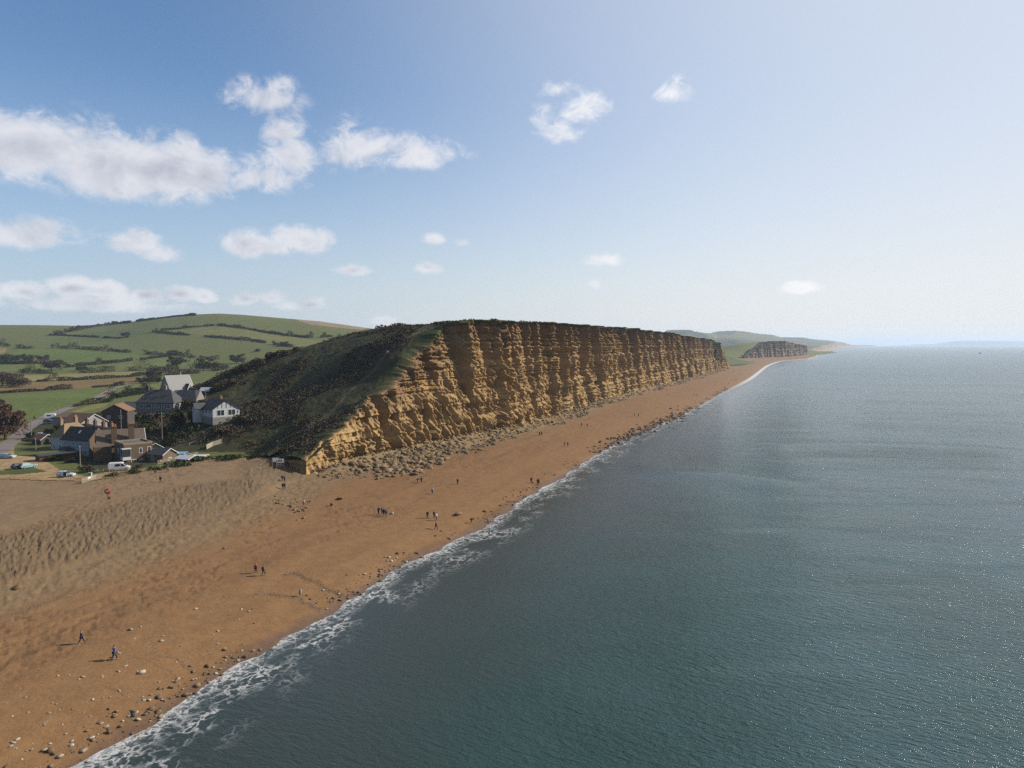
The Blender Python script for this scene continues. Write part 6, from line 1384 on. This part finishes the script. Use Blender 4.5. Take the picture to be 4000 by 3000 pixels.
def pile(name, P, S, rng, mat, label, kinds=(0, 1, 2, 3, 6, 7)):
    VV, FF = [], []; k0 = 0
    for p, s in zip(P, S):
        V, F = KINDS[kinds[rng.randint(len(kinds))]]; a, t1, t2 = rng.uniform(0, 6.28), rng.uniform(-.4, .4), rng.uniform(-.4, .4)
        M = np.array(Euler((t1, t2, a)).to_matrix()); VV.append((V * s * rng.uniform(.75, 1.25, 3)) @ M.T + np.array((p[0], p[1], p[2] + s * .08))); FF.append(F + k0); k0 += len(V)
    o = make_mesh(name, np.vstack(VV), np.vstack(FF), mat, False); return tag(o, label, None, None, 'stuff')
# rubble along the cliff foot
rng = np.random.RandomState(21)
segc = np.linalg.norm(np.diff(CBASE, axis=0), axis=1); SC = np.concatenate([[0], np.cumsum(segc)])
Tc = np.gradient(CBASE, axis=0); Tc /= np.linalg.norm(Tc, axis=1)[:, None] + 1e-9
def cpoint(s, o): 
    x, y = np.interp(s, SC, CBASE[:, 0]), np.interp(s, SC, CBASE[:, 1]); tx, ty = np.interp(s, SC, Tc[:, 0]), np.interp(s, SC, Tc[:, 1]); return x + ty * o, y - tx * o
pts = []
def scatter(n, s0, s1, w0, w1, r0, r1, pw=1.0):
    for _ in range(n):
        s = s0 + (s1 - s0) * rng.uniform() ** pw; w = w0 + (w1 - w0) * rng.uniform() ** 1.35
        w *= .55 + .9 * float(vn(np.array(s / 13.), np.array(3.), 90)); x, y = cpoint(s, w); sz = r0 + (r1 - r0) * rng.uniform() ** 3.2; pts.append((x, y, sz, s))
scatter(1500, 30, 130, -1, 14, .22, 1.7); scatter(1000, 42, 95, 2, 16, .26, 2.6); scatter(1700, 120, 330, -1, 9, .35, 1.7); scatter(1700, 320, 1010, -1, 11, .45, 2.1)
P = np.array(pts); zP = np.array([ground(x, y) for x, y in P[:, :2]]); gvp, _ = sidist(P[:, 0], P[:, 1], VLINE); 
zP = np.where(gvp > -.2, 5.2, zP)
app = P[:, 2] / P[:, 1]; order = np.argsort(-app); big = order[:280]; rest = order[280:]
def zone(s): return 'grey sandstone boulder in the rubble fan under the near cliff' if s < 100 else ('flat grey boulder in the rubble strip under the middle cliff' if s < 330 else 'weathered boulder in the rubble under the far cliff')
for i in big: put_rock('boulder', RM[rng.randint(8)], (P[i, 0], P[i, 1], zP[i]), P[i, 2], rng, zone(P[i, 3]), 'boulder', {'n': 'boulders under the near cliff', 'm': 'boulders under the middle cliff', 'f': 'boulders under the far cliff'}['n' if P[i, 3] < 100 else ('m' if P[i, 3] < 330 else 'f')])
pile('rubble', [(P[i, 0], P[i, 1], zP[i]) for i in rest], P[rest, 2], rng, M_ROCK, 'smaller grey rubble and slabs heaped along the cliff foot')
# small rock pile by the red skirt
cl = [hit(1075 + 130 * a + rng.normal(0, 6), 1952 + 62 * a + rng.normal(0, 12)) for a in rng.uniform(0, 1, 42)]
for q in cl: put_rock('boulder', RM[rng.randint(8)], q, rng.uniform(.4, 1.1), rng, 'pale boulder in the small separate rock pile on the shingle', 'boulder', 'boulders of the small separate pile')
# single rocks that stand out
for lb, px, py, s, me in (('large rounded boulder lying on the shingle near the left edge', 62, 2300, 1.3, RM[5]), ('flat pale slab alone on the sand between the walkers and the sea', 1788, 2012, 2.3, RM[3]), ('pale slab beside the standing group of four', 1531, 2008, 1.3, PM[7]), ('flat pale rock in front of the rubble fan', 1328, 1950, 1.8, RM[1]),
                        ('tawny rock alone on the sand above the blue jacket walker', 512, 2460, .6, PM[2]), ('pale boulder with a dark runnel behind it near the water', 553, 2629, .9, PM[4]), ('grey rock beside the water past the bending figure', 1895, 1999, 1.2, RM[2]), ('dark rock alone on the far sand', 2620.6, 1597, 1.8, WM[6]), ('broken driftwood-dark rock on the upper sand', 878, 2142, .8, WM[2])):
    put_rock('boulder', me, hit(px, py), s, rng, lb, 'boulder', None, .1)
o = put_rock('standing_stone', PM[4], hit(1173, 2330), .62, rng, 'slim white stone standing upright beside the dark runnels', 'stone', None, -.35); o.scale = (.36, .40, 1.75); o.rotation_euler = (.05, .12, .4); o.location.z += .35
# stones on the near sand
n_ = 0; bs = []
while n_ < 200:
    x, y = rng.uniform(-10, 1000), rng.uniform(2330, 3010); p = hit(x, y); d, _ = sidist(np.array([p[0]]), np.array([p[1]]), SHORE)
    if 1.0 < d[0] < 17 and vn(np.array(x / 90), np.array(y / 60), 91) + .55 * (1 - d[0] / 17) > .52: bs.append((p, d[0])); n_ += 1
for p, d in bs: put_rock('beach_stone', (PM if rng.uniform() < .8 else RM)[rng.randint(8)], p, .10 + .40 * rng.uniform() ** 2.6, rng, 'pale rounded stone scattered on the near sand' , 'stone', 'stones scattered on the near sand')
# rocks along the waterline
sp = np.concatenate([[0], np.cumsum(np.linalg.norm(np.diff(SHORE, axis=0), axis=1))]); Ts = np.gradient(SHORE, axis=0); Ts /= np.linalg.norm(Ts, axis=1)[:, None] + 1e-9
def spoint(s, o): x, y = np.interp(s, sp, SHORE[:, 0]), np.interp(s, sp, SHORE[:, 1]); tx, ty = np.interp(s, sp, Ts[:, 0]), np.interp(s, sp, Ts[:, 1]); return x - ty * o, y + tx * o
s_of = lambda Yv: float(np.interp(Yv, SHORE[:, 1], sp))
W_ = []
for _ in range(2600):
    Yv = 62 + 340 * rng.uniform() ** 1.3 if rng.uniform() < .62 else rng.uniform(235, 640); s = s_of(Yv); k = float(vn(np.array(s / 9.), np.array(1.), 92)); dn = float(ss(230, 300, Yv) * (1 - ss(430, 520, Yv)))
    if k + dn * .5 < (.36 if Yv < 200 else .45): continue
    o_ = rng.normal(1.3 - 1.0 * dn, 1.7 + 1.2 * dn); sz = (.14 + .5 * rng.uniform() ** 2.4) * (1 + .9 * dn) * (1 + Yv / 1000); x, y = spoint(s, o_); W_.append((x, y, sz, Yv, o_))
W_ = np.array(W_); zW = np.array([max(ground(x, y), -.25) for x, y in W_[:, :2]]); od = np.argsort(-W_[:, 2] / W_[:, 3]); bigw = od[:270]
for i in bigw:
    near_ = W_[i, 3] < 235
    put_rock('shore_rock', ((WM if rng.uniform() < .3 else (PM if rng.uniform() < .4 else RM)) if near_ else (WM if rng.uniform() < .7 else RM))[rng.randint(8)], (W_[i, 0], W_[i, 1], zW[i]), W_[i, 2], rng, 'wet rock in the foam along the near waterline' if near_ else 'dark jagged rock in the rocky stretch of waterline farther along', 'rock', 'rocks along the near waterline' if near_ else 'rocks of the far rocky waterline', .05)
pile('shore_pebbles', [(W_[i, 0], W_[i, 1], zW[i]) for i in od[270:]], W_[od[270:], 2], rng, M_WET, 'small wet cobbles washed along the waterline')
# pebble-choked runnels draining to the sea and drift lines of weed
def runnel(name, label, pts, w, n_, mat, r0=.05, r1=.16):
    L = catmull(np.array([hit(*p)[:2] for p in pts]), 10); seg = np.linalg.norm(np.diff(L, axis=0), axis=1); S = np.concatenate([[0], np.cumsum(seg)]); t = rng.uniform(0, S[-1], n_); wob = .5 * fbm(t / 2.2, t * 0, 3, 93)
    x = np.interp(t, S, L[:, 0]) + rng.normal(0, w, n_) + wob; y = np.interp(t, S, L[:, 1]) + rng.normal(0, w * 1.4, n_) + wob
    pile(name, [(a, b, ground(a, b)) for a, b in zip(x, y)], r0 + (r1 - r0) * rng.uniform(0, 1, n_) ** 2, rng, mat, label)
zC = lambda L: zz(L, 1000, 1800, 2.212)
runnel('wet_pebbles', 'dark pebble runnel nearest the waterline foam', zC([(250, 990), (330, 975), (440, 1030), (560, 1065), (620, 1110), (770, 1160)]), .28, 900, M_WET)
runnel('wet_pebbles', 'dark pebble runnel passing the standing stone', zC([(-10, 1160), (80, 1150), (200, 1170), (310, 1180), (420, 1220), (560, 1285)]), .28, 900, M_WET)
zD = lambda L: zz(L, 0, 2250, 2.212)
runnel('wet_pebbles', 'thin dark pebble streak right of the blue jacket walker', zD([(1200, 690), (1290, 750), (1400, 800), (1490, 835)]), .10, 260, M_WET, .03, .09)
runnel('wet_pebbles', 'dark pebble streak ending in stones near the waves', zD([(1370, 685), (1480, 710), (1560, 760), (1640, 820), (1740, 855)]), .14, 420, M_WET, .03, .10)
runnel('wet_pebbles', 'short dark streak below a pale boulder', zD([(940, 945), (990, 990), (1050, 1035)]), .07, 160, M_WET, .03, .08)
M_WEED = simple('dry dark weed', (.060, .036, .022), .95)
zE = lambda L: zz(L, 0, 1800, 1.8433)
runnel('seaweed', 'broken weed line at the top of the sand', zE([(0, 1130), (180, 1080), (360, 1010), (600, 940), (800, 880), (1000, 830), (1200, 760)]), .55, 900, M_WEED, .03, .10)
runnel('seaweed', 'dark weed line along the foot of the shingle bank', zE([(540, 775), (640, 775), (800, 700), (920, 665), (1040, 605), (1240, 555)]), .35, 500, M_WEED, .03, .12)
runnel('seaweed', 'scattered weed scraps across the middle of the sand', zE([(0, 1340), (300, 1230), (600, 1120), (1000, 1000), (1400, 880), (1800, 720), (2100, 600)]), 2.6, 1500, M_WEED, .02, .09)
runnel('seaweed', 'scattered weed scraps nearest the left corner', zE([(0, 1600), (200, 1530), (400, 1440), (700, 1330), (1000, 1240), (1300, 1120)]), 1.6, 1300, M_WEED, .02, .08)
# ================================================================ air
def haze(x0, x1, y0, y1, z0, z1, dens):
    V = [(x, y, z) for x in (x0, x1) for y in (y0, y1) for z in (z0, z1)]
    F = [(0, 1, 3, 2), (4, 6, 7, 5), (0, 4, 5, 1), (2, 3, 7, 6), (0, 2, 6, 4), (1, 5, 7, 3)]
    m = bpy.data.materials.new('sea haze'); m.use_nodes = True; T = NT(m.node_tree)
    for q in list(T.n): T.n.remove(q)
    v = T.node('ShaderNodeVolumePrincipled'); v.inputs['Color'].default_value = (.62, .75, .93, 1); v.inputs['Density'].default_value = dens
    v.inputs['Anisotropy'].default_value = .1
    o = T.node('ShaderNodeOutputMaterial'); T.l.new(v.outputs[0], o.inputs['Volume'])
    ob = make_mesh('haze', V, F, m); ob.display_type = 'WIRE'
    tag(ob, 'thin bright sea haze over the far coast', None, None, 'stuff')
haze(-5000, 70000, -400, 65000, -12, 215, 6e-5)
